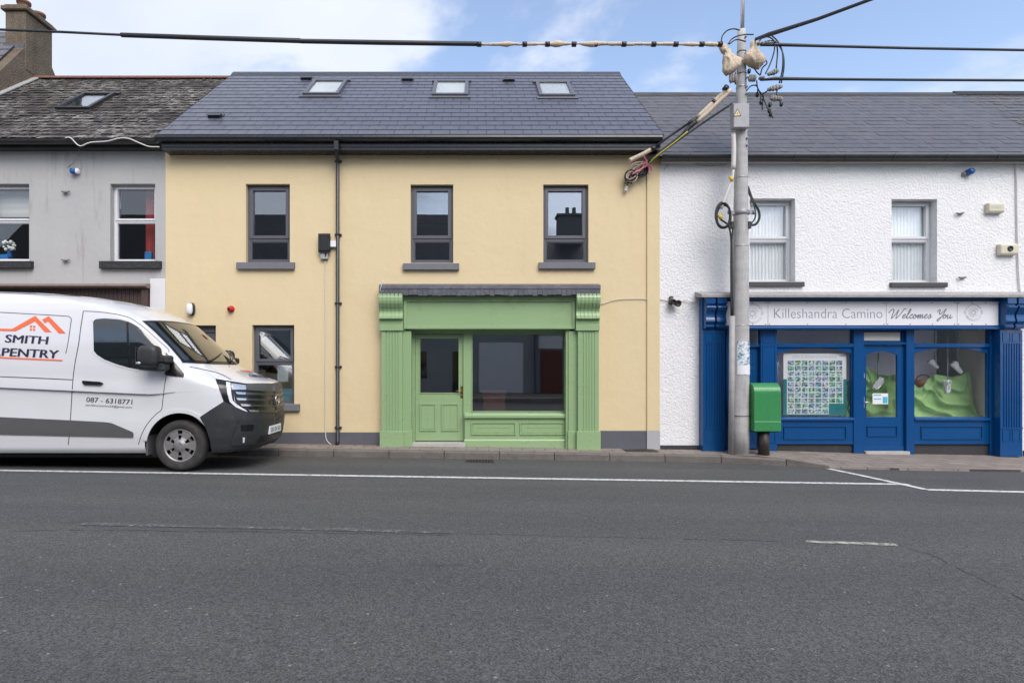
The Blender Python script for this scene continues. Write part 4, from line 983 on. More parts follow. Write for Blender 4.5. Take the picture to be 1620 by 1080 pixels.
# the row across the street, behind the viewer; it shows in the window glass
def build_opposite():
    Y0 = -8.0
    for (x0, x1, zr, ze, lab) in ((-26, 3.0, 10.35, 6.35, 'dark roofed terrace across the street mirrored in the beige house windows'), (3.0, 26, 8.9, 5.9, 'lower terrace with a tall chimney mirrored in the right beige window')):
        h = thing('terraced_house', lab, 'house', ((x0+x1)/2, Y0, 0))
        holes = []; x = x0+1.2
        while x < x1-1.6: holes += [(x, x+.95, 3.6, 5.1, -.15), (x, x+1.0, .9 if (int(x*7) % 3) else .1, 2.3, -.15)]; x += 2.35
        mb = MB(); front(mb, x0, x1, -.5, ze+.2, Y0, holes)
        mb.build('wall', 'opposite_render', h)
        for q in holes:
            mb = MB(); mb.box(q[0], q[1], Y0-.14, Y0-.13, q[2], q[3]); mb.build('window', 'van_glass', h)
        if x0 > 0:
            mb = MB(); mb.box(3.3, 4.5, Y0+.0, Y0+.06, .15, 2.35); mb.build('door', 'box_red', h); mb = MB(); mb.box(3.2, 4.6, Y0, Y0+.08, 2.45, 3.1); mb.build('sign_panel', 'paper', h)
        else:
            mb = MB(); mb.box(.1, 2.4, Y0, Y0+.05, .15, 2.75); mb.build('garage_door', 'sign_white', h)
        mb = MB(); mb.poly([(x0, Y0+.35, ze), (x1, Y0+.35, ze), (x1, Y0-3.4, zr), (x0, Y0-3.4, zr)], uvs=[(x0, 0), (x1, 0), (x1, 4.8), (x0, 4.8)]); mb.poly([(x0, Y0-7, ze), (x1, Y0-7, ze), (x1, Y0-3.4, zr), (x0, Y0-3.4, zr)], uvs=[(x0, 0), (x1, 0), (x1, 4.8), (x0, 4.8)])
        for x in (x0, x1): mb.poly([(x, Y0+.3, -.5), (x, Y0+.3, ze), (x, Y0-3.4, zr), (x, Y0-7, ze), (x, Y0-7, -.5)], uvs=[(0, 0)]*5)
        mb.build('roof', 'dark_slate', h)
        if x0 > 0:
            mb = MB(); cx = 5.32; mb.box(cx-.68, cx+.68, Y0-3.8, Y0-2.9, 8, 10.15); ch = mb.build('chimney', 'dark_stone', h, bevel=.02)
            mb = MB(); mb.box(cx-.76, cx+.76, Y0-3.88, Y0-2.82, 10.152, 10.27); mb.build('chimney_cap', 'dark_stone', ch)
            for xx in (cx-.1, cx+.3): mb = MB(); mb.lathe([(.12, 0), (.11, .45), (.0, .45)], (xx, Y0-3.35, 10.27), (0, 0, 1), 12); mb.build('chimney_pot', 'dark_stone', ch)
build_opposite()

# ------------------------------------------------------------------ white van parked at the kerb
def lerp_keys(keys, n):
    out = []
    K = [Vector(k) if False else k for k in keys]
    for (a, b) in zip(K, K[1:]):
        m = max(2, int(n*max(abs(b[0]-a[0])/2.4, abs(b[1]-a[1])/6)+1))
        for i in range(m): out.append(tuple(p+(q-p)*i/m for p, q in zip(a, b)))
    out.append(K[-1]); return out
YC = 9.25
# z, nose x on the centre line, half width, corner length, corner squareness
VK = [(.27, -3.34, .93, .78, 3.0), (.33, -3.29, .985, .80, 3.0), (.50, -3.25, 1.01, .80, 3.0), (.75, -3.225, 1.02, .80, 3.0), (.95, -3.24, 1.02, .82, 3.0), (1.10, -3.245, 1.018, .84, 2.9),
      (1.22, -3.26, 1.014, .86, 2.7), (1.265, -3.30, 1.012, .86, 2.6), (1.31, -3.41, 1.01, .84, 2.5), (1.38, -3.60, 1.007, .80, 2.4), (1.46, -3.80, 1.003, .66, 2.3), (1.53, -3.97, .998, .48, 2.2),
      (1.60, -4.04, .99, .44, 2.2), (1.80, -4.245, .962, .42, 2.2), (2.00, -4.46, .925, .42, 2.2), (2.17, -4.645, .885, .44, 2.2), (2.24, -4.735, .866, .5, 2.2), (2.33, -4.90, .838, .6, 2.2),
      (2.43, -5.15, .79, .75, 2.2), (2.50, -5.42, .735, .9, 2.2), (2.57, -5.85, .65, 1.0, 2.2), (2.62, -6.35, .55, 1.1, 2.2), (2.655, -7.0, .40, 1.2, 2.2), (2.675, -7.6, .22, 1.2, 2.2)]
XR = -9.05
def van_key(z):
    for a, b in zip(VK, VK[1:]):
        if a[0] <= z <= b[0]: t = (z-a[0])/(b[0]-a[0]); return tuple(p+(q-p)*t for p, q in zip(a, b))
    return VK[0] if z < VK[0][0] else VK[-1]
def van_front(y, z):                                     # nose surface: x for a lateral offset from the centre plane
    _, x0, w, l, n = van_key(z); t = min(.999, abs(y)/w); return x0-l+l*(1-t**n)**(1/n)
def crease(x, y, z):                                     # pressed shoulder line along the flank, falling towards the front
    sm = lambda t: max(0., min(1., t))**2*(3-2*max(0., min(1., t)))
    fx = sm((-4.15-x)/.55); k = .0
    if z <= 1.138: k = -.024*sm((z-.55)/.45)
    elif z <= 1.152: k = -.024+.040*(z-1.138)/.014
    else: k = .016*(1-sm((z-1.152)/.22))
    w = sm((z-.55)/.4)*(1-sm((z-1.25)/.35))
    return x, y+k*fx, z-.046*(x+5.5)*w*fx
def van_body():
    rings = lerp_keys(VK, 70)
    zs_ = sorted([r for r in rings if not 1.10 < r[0] < 1.20]+[van_key(v) for v in (1.105, 1.138, 1.1381, 1.152, 1.1521, 1.18)], key=lambda r: r[0]); rings = zs_
    mb = MB(); ns, nc = 28, 16; R_ = []
    for (z, x0, w, l, n) in rings:
        xc = x0-l; near = []
        xr = XR+max(0, (z-2.0))*.35
        for i in range(ns): near.append((xr+(xc-xr)*i/ns, w))
        for i in range(nc+1):
            t = math.pi/2*i/nc; near.append((xc+l*math.sin(t)**(2/n) if i else xc, w*math.cos(t)**(2/n) if i < nc else 0.))
        near = [crease(x, y, z) for x, y in near]
        ring = [Vector((x, YC-y, zz)) for x, y, zz in near]+[Vector((x, YC+y, zz)) for x, y, zz in near[-2::-1]]
        R_.append(ring)
    m = len(R_[0]); V = [p for r in R_ for p in r]; F = []
    for j in range(len(R_)-1):
        for i in range(m):
            F.append((j*m+i, j*m+(i+1) % m, (j+1)*m+(i+1) % m, (j+1)*m+i))
    F.append(tuple(range(m))[::-1]); F.append(tuple((len(R_)-1)*m+i for i in range(m)))
    return V, F
VV, VF = van_body()
BVH = BVHTree.FromPolygons([tuple(v) for v in VV], VF)
EYE = Vector((0, 0, CZ))
def on_van(px, py, tries=12, cen=None):
    for k in range(tries):
        d = Vector(((px-CX)/FPX, 1, -(py-CY)/FPX)).normalized()
        h = BVH.ray_cast(EYE, d, 60)
        if h[0] is not None:
            n = h[1]
            return h[0], (n if n.dot(d) < 0 else -n)
        if cen is None: return None
        px += (cen[0]-px)*.06; py += (cen[1]-py)*.06
    return None
wheel_c = Vector((X(284.5, 8.30), 8.30, Z(704.5, 8.30)))
van = thing('panel_van', 'white high roof panel van with carpentry lettering parked at the kerb', 'van', (-6.1, YC, .0))
WL_ = WL[van.name]
def densify(poly, step):
    out = []
    for a, b in zip(poly, poly[1:]+poly[:1]):
        n = max(1, int(math.hypot(b[0]-a[0], b[1]-a[1])/step))
        out += [(a[0]+(b[0]-a[0])*i/n, a[1]+(b[1]-a[1])*i/n) for i in range(n)]
    return out
def inside(p, poly):
    c = False
    for (x0, y0), (x1, y1) in zip(poly, poly[1:]+poly[:1]):
        if (y0 > p[1]) != (y1 > p[1]) and p[0] < (x1-x0)*(p[1]-y0)/(y1-y0)+x0: c = not c
    return c
def tri(poly, step):                                     # triangulated sheet inside a measured outline
    b = densify(poly, step); xs = [p[0] for p in b]; ys = [p[1] for p in b]; pts = list(b)
    x = min(xs)+step*.5
    while x < max(xs):
        y = min(ys)+step*.5
        while y < max(ys):
            if inside((x, y), poly) and min((x-q[0])**2+(y-q[1])**2 for q in b) > (step*.45)**2: pts.append((x, y))
            y += step
        x += step
    n = len(b); r = delaunay_2d_cdt([Vector(p) for p in pts], [(i, (i+1) % n) for i in range(n)], [tuple(range(n))], 1, 1e-5)
    return [tuple(v) for v in r[0]], [tuple(f) for f in r[2]]
def panel(name, poly, m, parent=None, off=.006, step=5., mirror=None, thick=None, smooth=True):
    # a panel lying on the bodywork: outline in measured photo units, set at its true place on the body
    vs, fs = tri(poly, step); cen = (sum(p[0] for p in poly)/len(poly), sum(p[1] for p in poly)/len(poly))
    P3 = []
    for v in vs:
        h = on_van(v[0], v[1], 14, cen)
        if h is None: h = (P3[-1][0], P3[-1][1]) if P3 else None
        p, n = h
        if mirror == 'join' and p.y > YC-.001: p = Vector((van_front(0, p.z), YC, p.z)); n = Vector((1, 0, n.z)).normalized()
        P3.append((p, n))
    thick = off if thick is None else thick
    def emit(mb, s):
        top = [p+n*off for p, n in P3]; bot = [p-n*.004 for p, n in P3]
        if s: top = [Vector((p.x, 2*YC-p.y, p.z)) for p in top]; bot = [Vector((p.x, 2*YC-p.y, p.z)) for p in bot]
        edge = {}
        for f in fs:
            for a, b in zip(f, f[1:]+f[:1]): edge[(a, b)] = 1
        fl = []
        nb = len(top)
        ok = sum((top[f[1]]-top[f[0]]).cross(top[f[2]]-top[f[0]]).dot((P3[f[0]][1] if not s else Vector((P3[f[0]][1].x, -P3[f[0]][1].y, P3[f[0]][1].z)))) for f in fs) > 0
        F = [f if ok else f[::-1] for f in fs]
        side = []
        for (a, b) in edge:
            if (b, a) not in edge:
                if mirror == 'join' and abs(P3[a][0].y-YC) < .003 and abs(P3[b][0].y-YC) < .003: continue
                q = (b, a, a+nb, b+nb); side.append(q if ok else q[::-1])
        mb.mesh(top, F, smooth); mb.mesh(top+bot, side, False)
    mb = MB(); emit(mb, False)
    if mirror == 'join': emit(mb, True)
    o = mb.build(name, m, parent or van)
    if mirror == 'copy': mb = MB(); emit(mb, True); mb.build(name, m, parent or van)
    return o
def seam(pts, w=1.1, m='seam', name='panel_gap', off=.002, mirror='copy', smoothen=True):
    L_ = []; q = [Vector((a, b, 0)) for a, b in pts]
    if smoothen and len(q) > 2: q = cr(q, 5)
    for i, p in enumerate(q):
        t = (q[min(i+1, len(q)-1)]-q[max(i-1, 0)]).normalized(); L_.append((p, Vector((-t.y, t.x, 0))))
    poly = [tuple((p+n*w/2).xy) for p, n in L_]+[tuple((p-n*w/2).xy) for p, n in L_[::-1]]
    return panel(name, poly, m, None, off, 4., mirror)
def van_text(mb, body, x0, x1, yb, h, slope, bold=0., shear=0., off=.005):
    vs, fs = text2d(body, 0, shear)
    for k in ((0,) if not bold else (-1, 0, 1)):
      out = []
      for u, v in vs:
        px = x0+(x1-x0)*u+k*bold; hit = on_van(px, yb+slope*(px-x0)-h*v, 40, ((x0+x1)/2-8, yb+8)); out.append(hit[0]+hit[1]*(off+k*.0006))
      mb.mesh(out, fs)
def van_poly(mb, poly, off=.005, step=6):
    vs, fs = tri(poly, step); mb.mesh([(lambda h: h[0]+h[1]*off)(on_van(*v, 12, poly[0])) for v in vs], fs)
def build_van():
    # body shell with the wheel arches cut out
    mb = MB(); mb.mesh(VV, VF, True); body = mb.build('body', 'van_paint', van, fixn=True)
    cut = MB()
    for xx in (wheel_c.x, wheel_c.x-3.84):
        for y0, y1 in ((YC-1.3, YC-.62), (YC+.62, YC+1.3)):
            c = MB(); n = 40; r = .475
            pr = [(xx+r*math.cos(2*math.pi*i/n), wheel_c.z+.005+r*math.sin(2*math.pi*i/n)) for i in range(n)]
            cut.prism(pr, y0, y1, 'y')
    co = cut.build('arch_cutter', 'van_under', None, fixn=True); co.location = -WL_
    bm = body.modifiers.new('arches', 'BOOLEAN'); bm.object = co; bm.operation = 'DIFFERENCE'; bm.solver = 'EXACT'
    body.data.materials.append(MATS['van_under'])
    co.location = (0, 0, 0)
    bpy.context.view_layer.update()
    dg = bpy.context.evaluated_depsgraph_get(); me = bpy.data.meshes.new_from_object(body.evaluated_get(dg)); body.modifiers.clear()
    body.data = me; bpy.data.objects.remove(co)
    if len(me.materials) < 2: me.materials.append(MATS['van_under'])
    for p in me.polygons:                                  # inside of the wheel housings and the floor
        c = p.center+WL_
        wh = any(math.hypot(c.x-xx, c.z-wheel_c.z-.005) < .478 for xx in (wheel_c.x, wheel_c.x-3.84)) and abs(c.y-YC) < 1.03
        if wh and (abs(p.normal.y) < .5 or abs(c.y-YC) < .75) or c.z < .275: p.material_index = 1; p.use_smooth = False
        else: p.use_smooth = True
    try: me.set_sharp_from_angle(angle=R(35))
    except Exception: pass
    # sill and underbody
    mb = MB(); mb.box(XR+.1, -3.75, YC-.85, YC+.85, .20, .272); mb.build('underbody', 'van_under', van)
    # front bumper in grey plastic
    panel('bumper', [(316.5, 659.5), (335, 647), (353.7, 635), (389, 651.2), (440, 651.5), (440, 699), (420, 706), (396, 712.5), (374, 714.5), (335.3, 714.5), (332.5, 695), (326, 676)], 'van_plastic', None, .014, 4.5, 'join')
    panel('bumper_inset', [(377, 665.5), (395, 663.5), (410, 666), (440, 663.5), (440, 695), (398, 702), (364.5, 703.5), (371, 678)], 'van_plastic', None, .030, 4.5, 'join')
    panel('air_intake', [(379.6, 671.5), (399.5, 671), (397.5, 680.5), (379.6, 681.5)], 'van_black', None, .034, 4, 'copy')
    panel('air_intake', [(409, 688.5), (440, 684.5), (440, 693), (402.5, 699)], 'van_black', None, .034, 4, 'join')
    panel('fog_lamp', [(382.6, 691.5), (403.5, 688), (399, 699.5), (382.6, 698.5)], 'dark_chrome', None, .034, 4, 'copy')
    panel('fog_lamp', [(382.2, 691), (385.2, 690.6), (384.6, 698.6), (382.2, 698.8)], 'drl_white', None, .037, 3, 'copy')
    # grille
    gr = panel('grille', [(368.5, 617), (389, 607), (415, 606.5), (440, 607), (440, 651), (393, 651.3), (380, 643), (372, 634)], 'van_black', None, .010, 4, 'join')
    panel('grille_band', [(389.5, 608), (415, 608), (440, 608.5), (440, 619.5), (400, 618), (389.5, 617)], 'van_trim', gr, .022, 4, 'join')
    for i, (a, b, c) in enumerate(((371.5, 620.2, 622.8), (372.5, 629.3, 631.6), (379, 638.8, 640.4), (391, 647.8, 649.0))):
        panel('slat', [(a, b), (a+18, b+.9), (440, c), (440, c+3.0), (a+18, b+4.0), (a+2.5, b+3.4)], 'dark_chrome', gr, .024, 4, 'join')
        panel('slat_end', [(a, b), (a+16, b+.8), (a+15, b+3.9), (a+2.5, b+3.4)], 'chrome', gr, .027, 4, 'copy')
    zl = Z(633, 9.25)+.005; xl = van_front(0, zl)+.062
    mb = MB(); mb.tube([(xl, YC+.082*math.cos(a), zl+.084*math.sin(a)) for a in [2*math.pi*i/28 for i in range(28)]], .010, 8, closed=True); mb.box(xl-.05, xl+.006, YC-.088, YC+.088, zl-.017, zl+.017); mb.build('badge', 'chrome', gr)
    # headlights
    hl = panel('headlight', [(340.7, 599.3), (357, 602), (389.5, 607), (389.5, 617.5), (368.8, 617.5), (370.5, 634), (391, 650.8), (378, 646), (361, 638.2), (353.7, 634.3)], 'van_black', None, .007, 3.5, 'copy')
    panel('running_light', [(357.5, 604.7), (364, 605.7), (365.4, 621), (368, 633.5), (375, 640), (391, 650.4), (387, 650), (372, 643.4), (363, 635), (359.2, 621)], 'drl_white', hl, .012, 3, 'copy')
    panel('lamp_lens', [(365, 606.6), (388.8, 609.8), (388.8, 616.3), (366.4, 616.3)], 'lamp_clear', hl, .013, 3, 'copy')
    # number plate
    zp_ = .52; xp = max(van_front(0, zp_), van_front(0, zp_-.06))+.040; mb = MB(); mb.box(xp-.05, xp, YC-.26, YC+.26, zp_-.062, zp_+.062); pl = mb.build('number_plate', 'plate_white', van, bevel=.004)
    vs, fs = text2d('251 CN 162', .01); mb = MB(); mb.mesh([(xp+.003, YC-.20+.41*u, zp_-.032+.062*v) for u, v in vs], fs); mb.build('plate_lettering', 'decal_navy', pl)
    # lower side cladding and shoulder line
    panel('side_cladding', [(-60, 656.5), (0, 659.3), (110, 664.4), (165, 667.2), (176, 668.6), (210, 683), (211.5, 686), (211, 691.3), (110, 689), (0, 686.6), (-60, 685)], 'van_trim', None, .016, 7, 'copy')
    # wheel arch lip
    arc = lambda r, a0, a1, n: [(284.3+r*math.cos(a), 704.5-r*.985*math.sin(a)) for a in [a0+(a1-a0)*i/n for i in range(n+1)]]
    panel('arch_lip', arc(58.5, R(172), R(48), 22)+arc(52.3, R(48), R(172), 22), 'van_paint', None, .011, 5, 'copy')
    # side window
    wp = [(148, 510), (149.3, 507), (152.6, 505), (166, 503.8), (190, 505.6), (204.5, 509.4), (218, 516.8), (237, 531.5), (252, 546), (263, 559.5), (263, 578), (258, 586.5), (246, 586.7), (219, 584), (204.5, 581.5), (184, 575.5), (166, 568.6), (154, 561), (149.2, 555)]
    cx_, cy_ = 205, 547
    panel('window_surround', [(cx_+(a-cx_)*1.07, cy_+(b-cy_)*1.085) for a, b in wp if a < 240]+[(256, 546), (268, 560.5), (266, 590)], 'van_paint', None, .007, 6, 'copy')
    sw = panel('side_window', wp, 'van_glass', None, .011, 5, 'copy')
    seam([(202.3, 510), (203.5, 545), (206.3, 581)], 3.4, 'van_black', 'window_divider', .014)
    panel('mirror_base', [(262, 556), (266.5, 561.5), (291.5, 591), (290.5, 596.5), (262, 593.2)], 'van_black', None, .015, 4, 'copy')
    # gaps between panels
    seam([(132, 492), (128, 517), (124.5, 543.7), (119.5, 570), (115.5, 600), (112, 655), (109.5, 690), (108, 703.5)], 1.3)
    seam([(132, 492), (155, 493.2), (178, 496), (193, 499), (207.5, 504), (222, 513.5), (237, 526), (253, 540.5), (264.5, 550.5), (267.3, 555), (266, 561)], 1.0)
    seam([(263, 594), (260, 612), (257.5, 634), (255.5, 647.5), (247, 655), (237, 665.5), (229, 677), (223, 690), (219, 703)], 1.1)
    seam([(0, 494), (60, 497.3), (104, 500), (110, 501.3), (112.8, 505), (112, 512), (107, 546), (104, 559)], 1.1)
    seam([(-60, 592.5), (0, 595.6), (60, 598), (114.5, 600.6)], 1.5, name='door_rail')
    seam([(300, 580), (325, 585), (349, 591.5), (366, 600.5)], 1.0)
    seam([(-60, 458), (0, 463), (60, 465.5), (128, 469)], .9)
    # door handle
    panel('door_handle', [(131.5, 603.6), (134, 602.2), (161, 604.2), (164, 606.5), (161, 609), (134, 608)], 'van_black', None, .035, 3, 'copy')
    # windscreen, symmetrical
    def screen(z0, z1, k0, k1, off, nz=12, ny=24):
        mb = MB(); g = []
        for j in range(nz+1):
            t = j/nz; yw = k0+(k1-k0)*t
            for i in range(ny+1):
                s = -1+2*i/ny; z = z0+(z1-z0)*t+(.035*(1-s*s) if t > .5 else -.02*(1-s*s)*(1-2*t)); y = yw*math.copysign(abs(s)**.85, s)
                g.append(Vector((van_front(y, z)+off*.7, YC+y, z+off*.7)))
        mb.mesh(g, [(j*(ny+1)+i, j*(ny+1)+i+1, (j+1)*(ny+1)+i+1, (j+1)*(ny+1)+i) for j in range(nz) for i in range(ny)], True); return mb
    screen(1.555, 2.165, .90, .805, .006).build('windscreen_rubber', 'van_black', van)
    screen(1.59, 2.135, .868, .778, .011).build('windscreen', 'van_glass', van)
    for y0, y1 in ((-.55, .1), (.15, .72)):
        mb = MB(); mb.tube([(van_front(YCy, z)+.03, YC+YCy, z+.02) for YCy, z in [(y0+(y1-y0)*i/8, 1.56+.14*(i/8)) for i in range(9)]], .012, 6); mb.build('wiper', 'van_black', van)
    # scuttle under the screen
    # mirrors
    for s in (1, -1):
        c = Vector((X(236, 8.02), 8.03, Z(563, 8.03))); 
        if s < 0: c.y = 2*YC-c.y
        mb = MB(); mb.ball(c, (.145, .105, .150), 20, 14, .55); m_ = mb.build('door_mirror', 'van_plastic', van)
        mb = MB(); mb.box(c.x+.08, c.x+.245, c.y-.02 if s > 0 else c.y-.19, c.y+.19 if s > 0 else c.y+.02, c.z-.10, c.z+.01); mb.box(c.x+.10, c.x+.20, c.y-.01 if s > 0 else c.y-.17, c.y+.17 if s > 0 else c.y+.01, c.z-.21, c.z-.09); mb.build('mirror_arm', 'van_plastic', m_, bevel=.025)
        mb = MB(); mb.box(c.x-.148, c.x-.142, c.y-.08, c.y+.08, c.z-.12, c.z+.12); mb.build('mirror_glass', 'chrome', m_)
        mb = MB(); mb.ball((c.x-.10, c.y-.085*s, c.z-.095), (.04, .03, .018)); mb.build('indicator', 'lamp_clear', m_)
    # wheels
    for xx in (wheel_c.x, wheel_c.x-3.84):
        for s in (1, -1):
            c = Vector((xx, YC-s*(YC-wheel_c.y)+s*.0, wheel_c.z)); ax = Vector((0, -s, 0)); c0 = Vector((c.x, YC-s*.955, c.z))
            mb = MB(); mb.lathe([(.225, -.20), (.32, -.21), (.355, -.19), (.366, -.15), (.366, -.05), (.352, -.012), (.325, .006), (.285, .010), (.25, .004), (.236, -.008), (.232, -.05)], c0, ax, 48)
            for rr in (.30, .268): mb.lathe([(rr-.003, .0095), (rr, .0125), (rr+.003, .0095)], c0, ax, 48)
            ty = mb.build('wheel', 'rubber', van)
            u = Vector((1, 0, 0)); v = Vector((0, 0, 1)); mb = MB()
            n = 6; N_ = 72; rim = []
            # pierced wheel cover: radial plates between six openings
            for k in range(n):
                a0 = math.pi/2+2*math.pi*k/n
                ha, hb = R(9.5), R(60)-R(9.5)
                for i in range(8):
                    q0, q1 = a0+ha+(hb-ha)*i/8, a0+ha+(hb-ha)*(i+1)/8
                    for (r0, d0), (r1, d1) in (((.085, .004), (.12, -.010)), ((.12, -.010), (.215, -.016))):
                        mb.poly([c0+u*math.cos(q)*r+v*math.sin(q)*r+ax*d for q, r, d in ((q0, r0, d0), (q1, r0, d0), (q1, r1, d1), (q0, r1, d1))], True)
            mb.lathe([(.213, -.016), (.222, -.010), (.230, -.002), (.235, -.006), (.236, -.03)], c0, ax, 48); mb.lathe([(0, .014), (.05, .014), (.062, .010), (.07, .0), (.088, .004), (.088, -.02)], c0, ax, 30)
            for k in range(n):
                a0 = math.pi/2+2*math.pi*k/n
                for w_, r0, r1, d in ((.012, .135, .15, -.012),): pass
                mb.obox(c0+(u*math.cos(a0)+v*math.sin(a0))*.155, u*math.cos(a0)+v*math.sin(a0), (u*-math.sin(a0)+v*math.cos(a0)), ax, (-.010, .010), (-.03, .03), (-.06, -.018))
            mb.build('rim', 'rim_grey', ty, fixn=True)
            mb = MB(); mb.lathe([(0, -.07), (.232, -.07)], c0, ax, 30); mb.build('brake_disc', 'van_under', ty)
    # mud flap
    mb = MB(); mb.box(wheel_c.x-.47, wheel_c.x-.44, YC-.98, YC-.70, .24, .52); mb.build('mud_flap', 'van_trim', van, bevel=.006)
    # lettering
    mb = MB()
    van_text(mb, 'SMITH', 8.5, 77, 541.5, 12.5, .048, .75, .12); van_text(mb, 'CARPENTRY', -46, 93.5, 560.7, 13, .046, .75, .12); mb.build('lettering', 'decal_navy', van)
    mb = MB(); van_poly(mb, [(-46, 562.2), (99, 569), (99, 571.2), (-46, 564.8)])
    van_poly(mb, [(-46, 518.6), (19.5, 520.2), (56, 499.5), (82, 525.5), (71, 525), (55.5, 508.2), (25, 523.8), (-46, 522.3)])
    van_poly(mb, [(67, 505.5), (77.5, 500.2), (104.3, 527.3), (93, 527), (76.3, 508.3), (71, 511)])
    for a, b in ((47.8, 514.8), (52.8, 515), (47.6, 519.6), (52.6, 519.8)): van_poly(mb, [(a, b), (a+3.4, b+.1), (a+3.2, b+3.3), (a-.2, b+3.2)])
    mb.build('house_emblem', 'decal_orange', van)
    mb = MB(); van_text(mb, '087 - 6318771', 137, 210, 635.5, 7.8, .058, .22, .12, .004); van_text(mb, 'jsmithcarpentry23@gmail.com', 135.5, 209, 642.6, 4.4, .055, 0, .1, .004); mb.build('phone_lettering', 'decal_grey', van)
    mb = MB(); van_text(mb, 'CARPENTRY', 394, 425, 595.6, 3.6, .10, .3, -.3, .006); mb.build('bonnet_lettering', 'decal_navy', van)
    mb = MB(); van_poly(mb, [(378, 585.6), (391, 586.2), (402, 589.4), (389, 588.2)], .004); mb.build('bonnet_emblem', 'decal_orange', van)
build_van()

# ------------------------------------------------------------------ utility pole
PY_ = 10.6
def pp(px, py, dy=0.): return P(px, py, PY_+dy)
pole = thing('utility_pole', 'tall weathered concrete utility pole in front of the blue shop', 'pole', (X(1170, PY_), PY_, zpave(4.8)))
def build_pole():
    b, t = pp(1170.5, 722), pp(1173.2, 48)
    mb = MB(); q = []; r = []
    for k in range(15):
        s = k/14; q.append(b.lerp(t, s)); r.append(.157-.09*s**1.9)
    mb.tube(q, r, 24); sh = mb.build('shaft', 'pole_concrete', pole)
    def at(py): s = (722-py)/(722-48); return b.lerp(t, s), .157-.09*s**1.9
    for py, w in ((657, .006), (515, .004), (390, .005), (338, .004), (282, .005), (204, .012), (139, .008), (83, .006), (100, .006), (118, .006)):
        c, rr = at(py); mb = MB(); mb.lathe([(rr-.004, -w), (rr+.006, -w), (rr+.006, w), (rr-.004, w)], c, (0, 0, 1), 22); mb.build('band', 'steel' if py > 120 and py not in (657,) else 'iron', pole)
    c, rr = at(337); mb = MB(); mb.lathe([(rr-.002, -.04), (rr+.018, -.04), (rr+.018, .04), (rr-.002, .04)], c, (0, 0, 1), 22)
    for s in (-1, 1): mb.box(c.x+s*(rr+.07)-.06, c.x+s*(rr+.07)+.06, c.y-.05, c.y-.02, c.z-.035, c.z+.035); mb.lathe([(0, -.03), (.016, -.03), (.016, .02), (0, .02)], (c.x+s*(rr+.08), c.y-.06, c.z), (0, 1, 0), 10)
    mb.build('clamp', 'galv', pole, bevel=.004)
    # mast on top
    mb = MB(); a, e = pp(1174, 60), pp(1177, -60); mb.tube([a, e], .032, 12); mb.tube([a+Vector((-.03, -.05, 0)), pp(1174.5, 20)+Vector((-.03, -.03, 0)), e+Vector((-.03, -.03, 0))], .014, 6); mb.build('mast', 'galv', pole)
    # warning box
    c, rr = at(187); mb = MB(); y = PY_-rr-.02; x0, x1 = X(1157, y), X(1181.5, y); mb.box(x0, x1, y-.10, y+.06, Z(205, y), Z(167.5, y)); bx = mb.build('warning_box', 'box_grey', pole, bevel=.008)
    yy = y-.103; mb = MB(); T = [(X(1159.8, yy), Z(184.8, yy)), (X(1172.8, yy), Z(183.8, yy)), (X(1166.5, yy), Z(171.8, yy))]
    mb.prism(T, yy, yy+.004, 'y'); mb.build('warning_triangle', 'black_plastic', bx)
    cc = Vector((sum(p[0] for p in T)/3, 0, sum(p[1] for p in T)/3)); T2 = [(cc.x+(p[0]-cc.x)*.74, cc.z+(p[1]-cc.z)*.74) for p in T]; mb = MB(); mb.prism(T2, yy-.004, yy-.0005, 'y'); mb.build('triangle_face', 'warn_cream', bx)
    mb = MB(); k = .012; mb.poly([(cc.x+.3*k, yy-.006, cc.z+2.6*k), (cc.x-1.1*k, yy-.006, cc.z+.1*k), (cc.x+.1*k, yy-.006, cc.z+.1*k), (cc.x-.3*k, yy-.006, cc.z-2.2*k), (cc.x+1.2*k, yy-.006, cc.z+.7*k), (cc.x+.1*k, yy-.006, cc.z+.7*k)]); mb.build('bolt_symbol', 'black_plastic', bx)
    # conduits down the left side
    mb = MB(); mb.tube([pp(1157, 718, -.05), pp(1158.5, 500, -.05)], .052, 10); mb.build('conduit', 'conduit_grey', pole)
    mb = MB(); mb.tube(cr([pp(1157, 500, -.05), pp(1156.5, 420, -.06), pp(1156.5, 378, -.08), pp(1152, 357, -.10), pp(1140, 347, -.12)], 5), .017, 8)
    mb.tube(cr([pp(1158.5, 505, -.02), pp(1158, 440, -.03), pp(1158, 380, -.03), pp(1160, 355, -.05)], 4), .013, 6); mb.build('lead_cable', 'cable_black', pole)
    mb = MB(); mb.tube(cr([pp(1160.5, 212, -.09), pp(1161, 240, -.10), pp(1160, 268, -.10)], 4), .040, 10); mb.build('conduit', 'cable_white', pole)
    mb = MB(); mb.tube(cr([pp(1160, 268, -.1), pp(1158, 285, -.1), pp(1150, 305, -.1), pp(1141, 330, -.1)], 4), .026, 8); mb.build('conduit', 'cable_white', pole)
    for px, py in ((1156.5, 283), (1139, 343)): mb = MB(); mb.tube(cr([pp(px-1.5, py-3, -.12), pp(px, py, -.13), pp(px+2, py+2.5, -.11)], 3), .032, 7); mb.tube([pp(px-2, py+2, -.14), pp(px+4, py-1, -.15)], .012, 5); mb.build('tape', 'yellow_tape', pole)
    # coil of spare cable, loop on the right
    mb = MB()
    for k in range(4):
        cx, cy, a, bb = 1144.5+random.uniform(-1.5, 1.5), 342+random.uniform(-2, 2), 9.5+random.uniform(-1.5, 2.5), 19.5+random.uniform(-2, 2)
        mb.tube([pp(cx+a*math.cos(w), cy+bb*math.sin(w), -.08-.02*k) for w in [2*math.pi*i/26 for i in range(26)]], .013, 6, closed=True)
    mb.build('cable_coil', 'cable_black', pole)
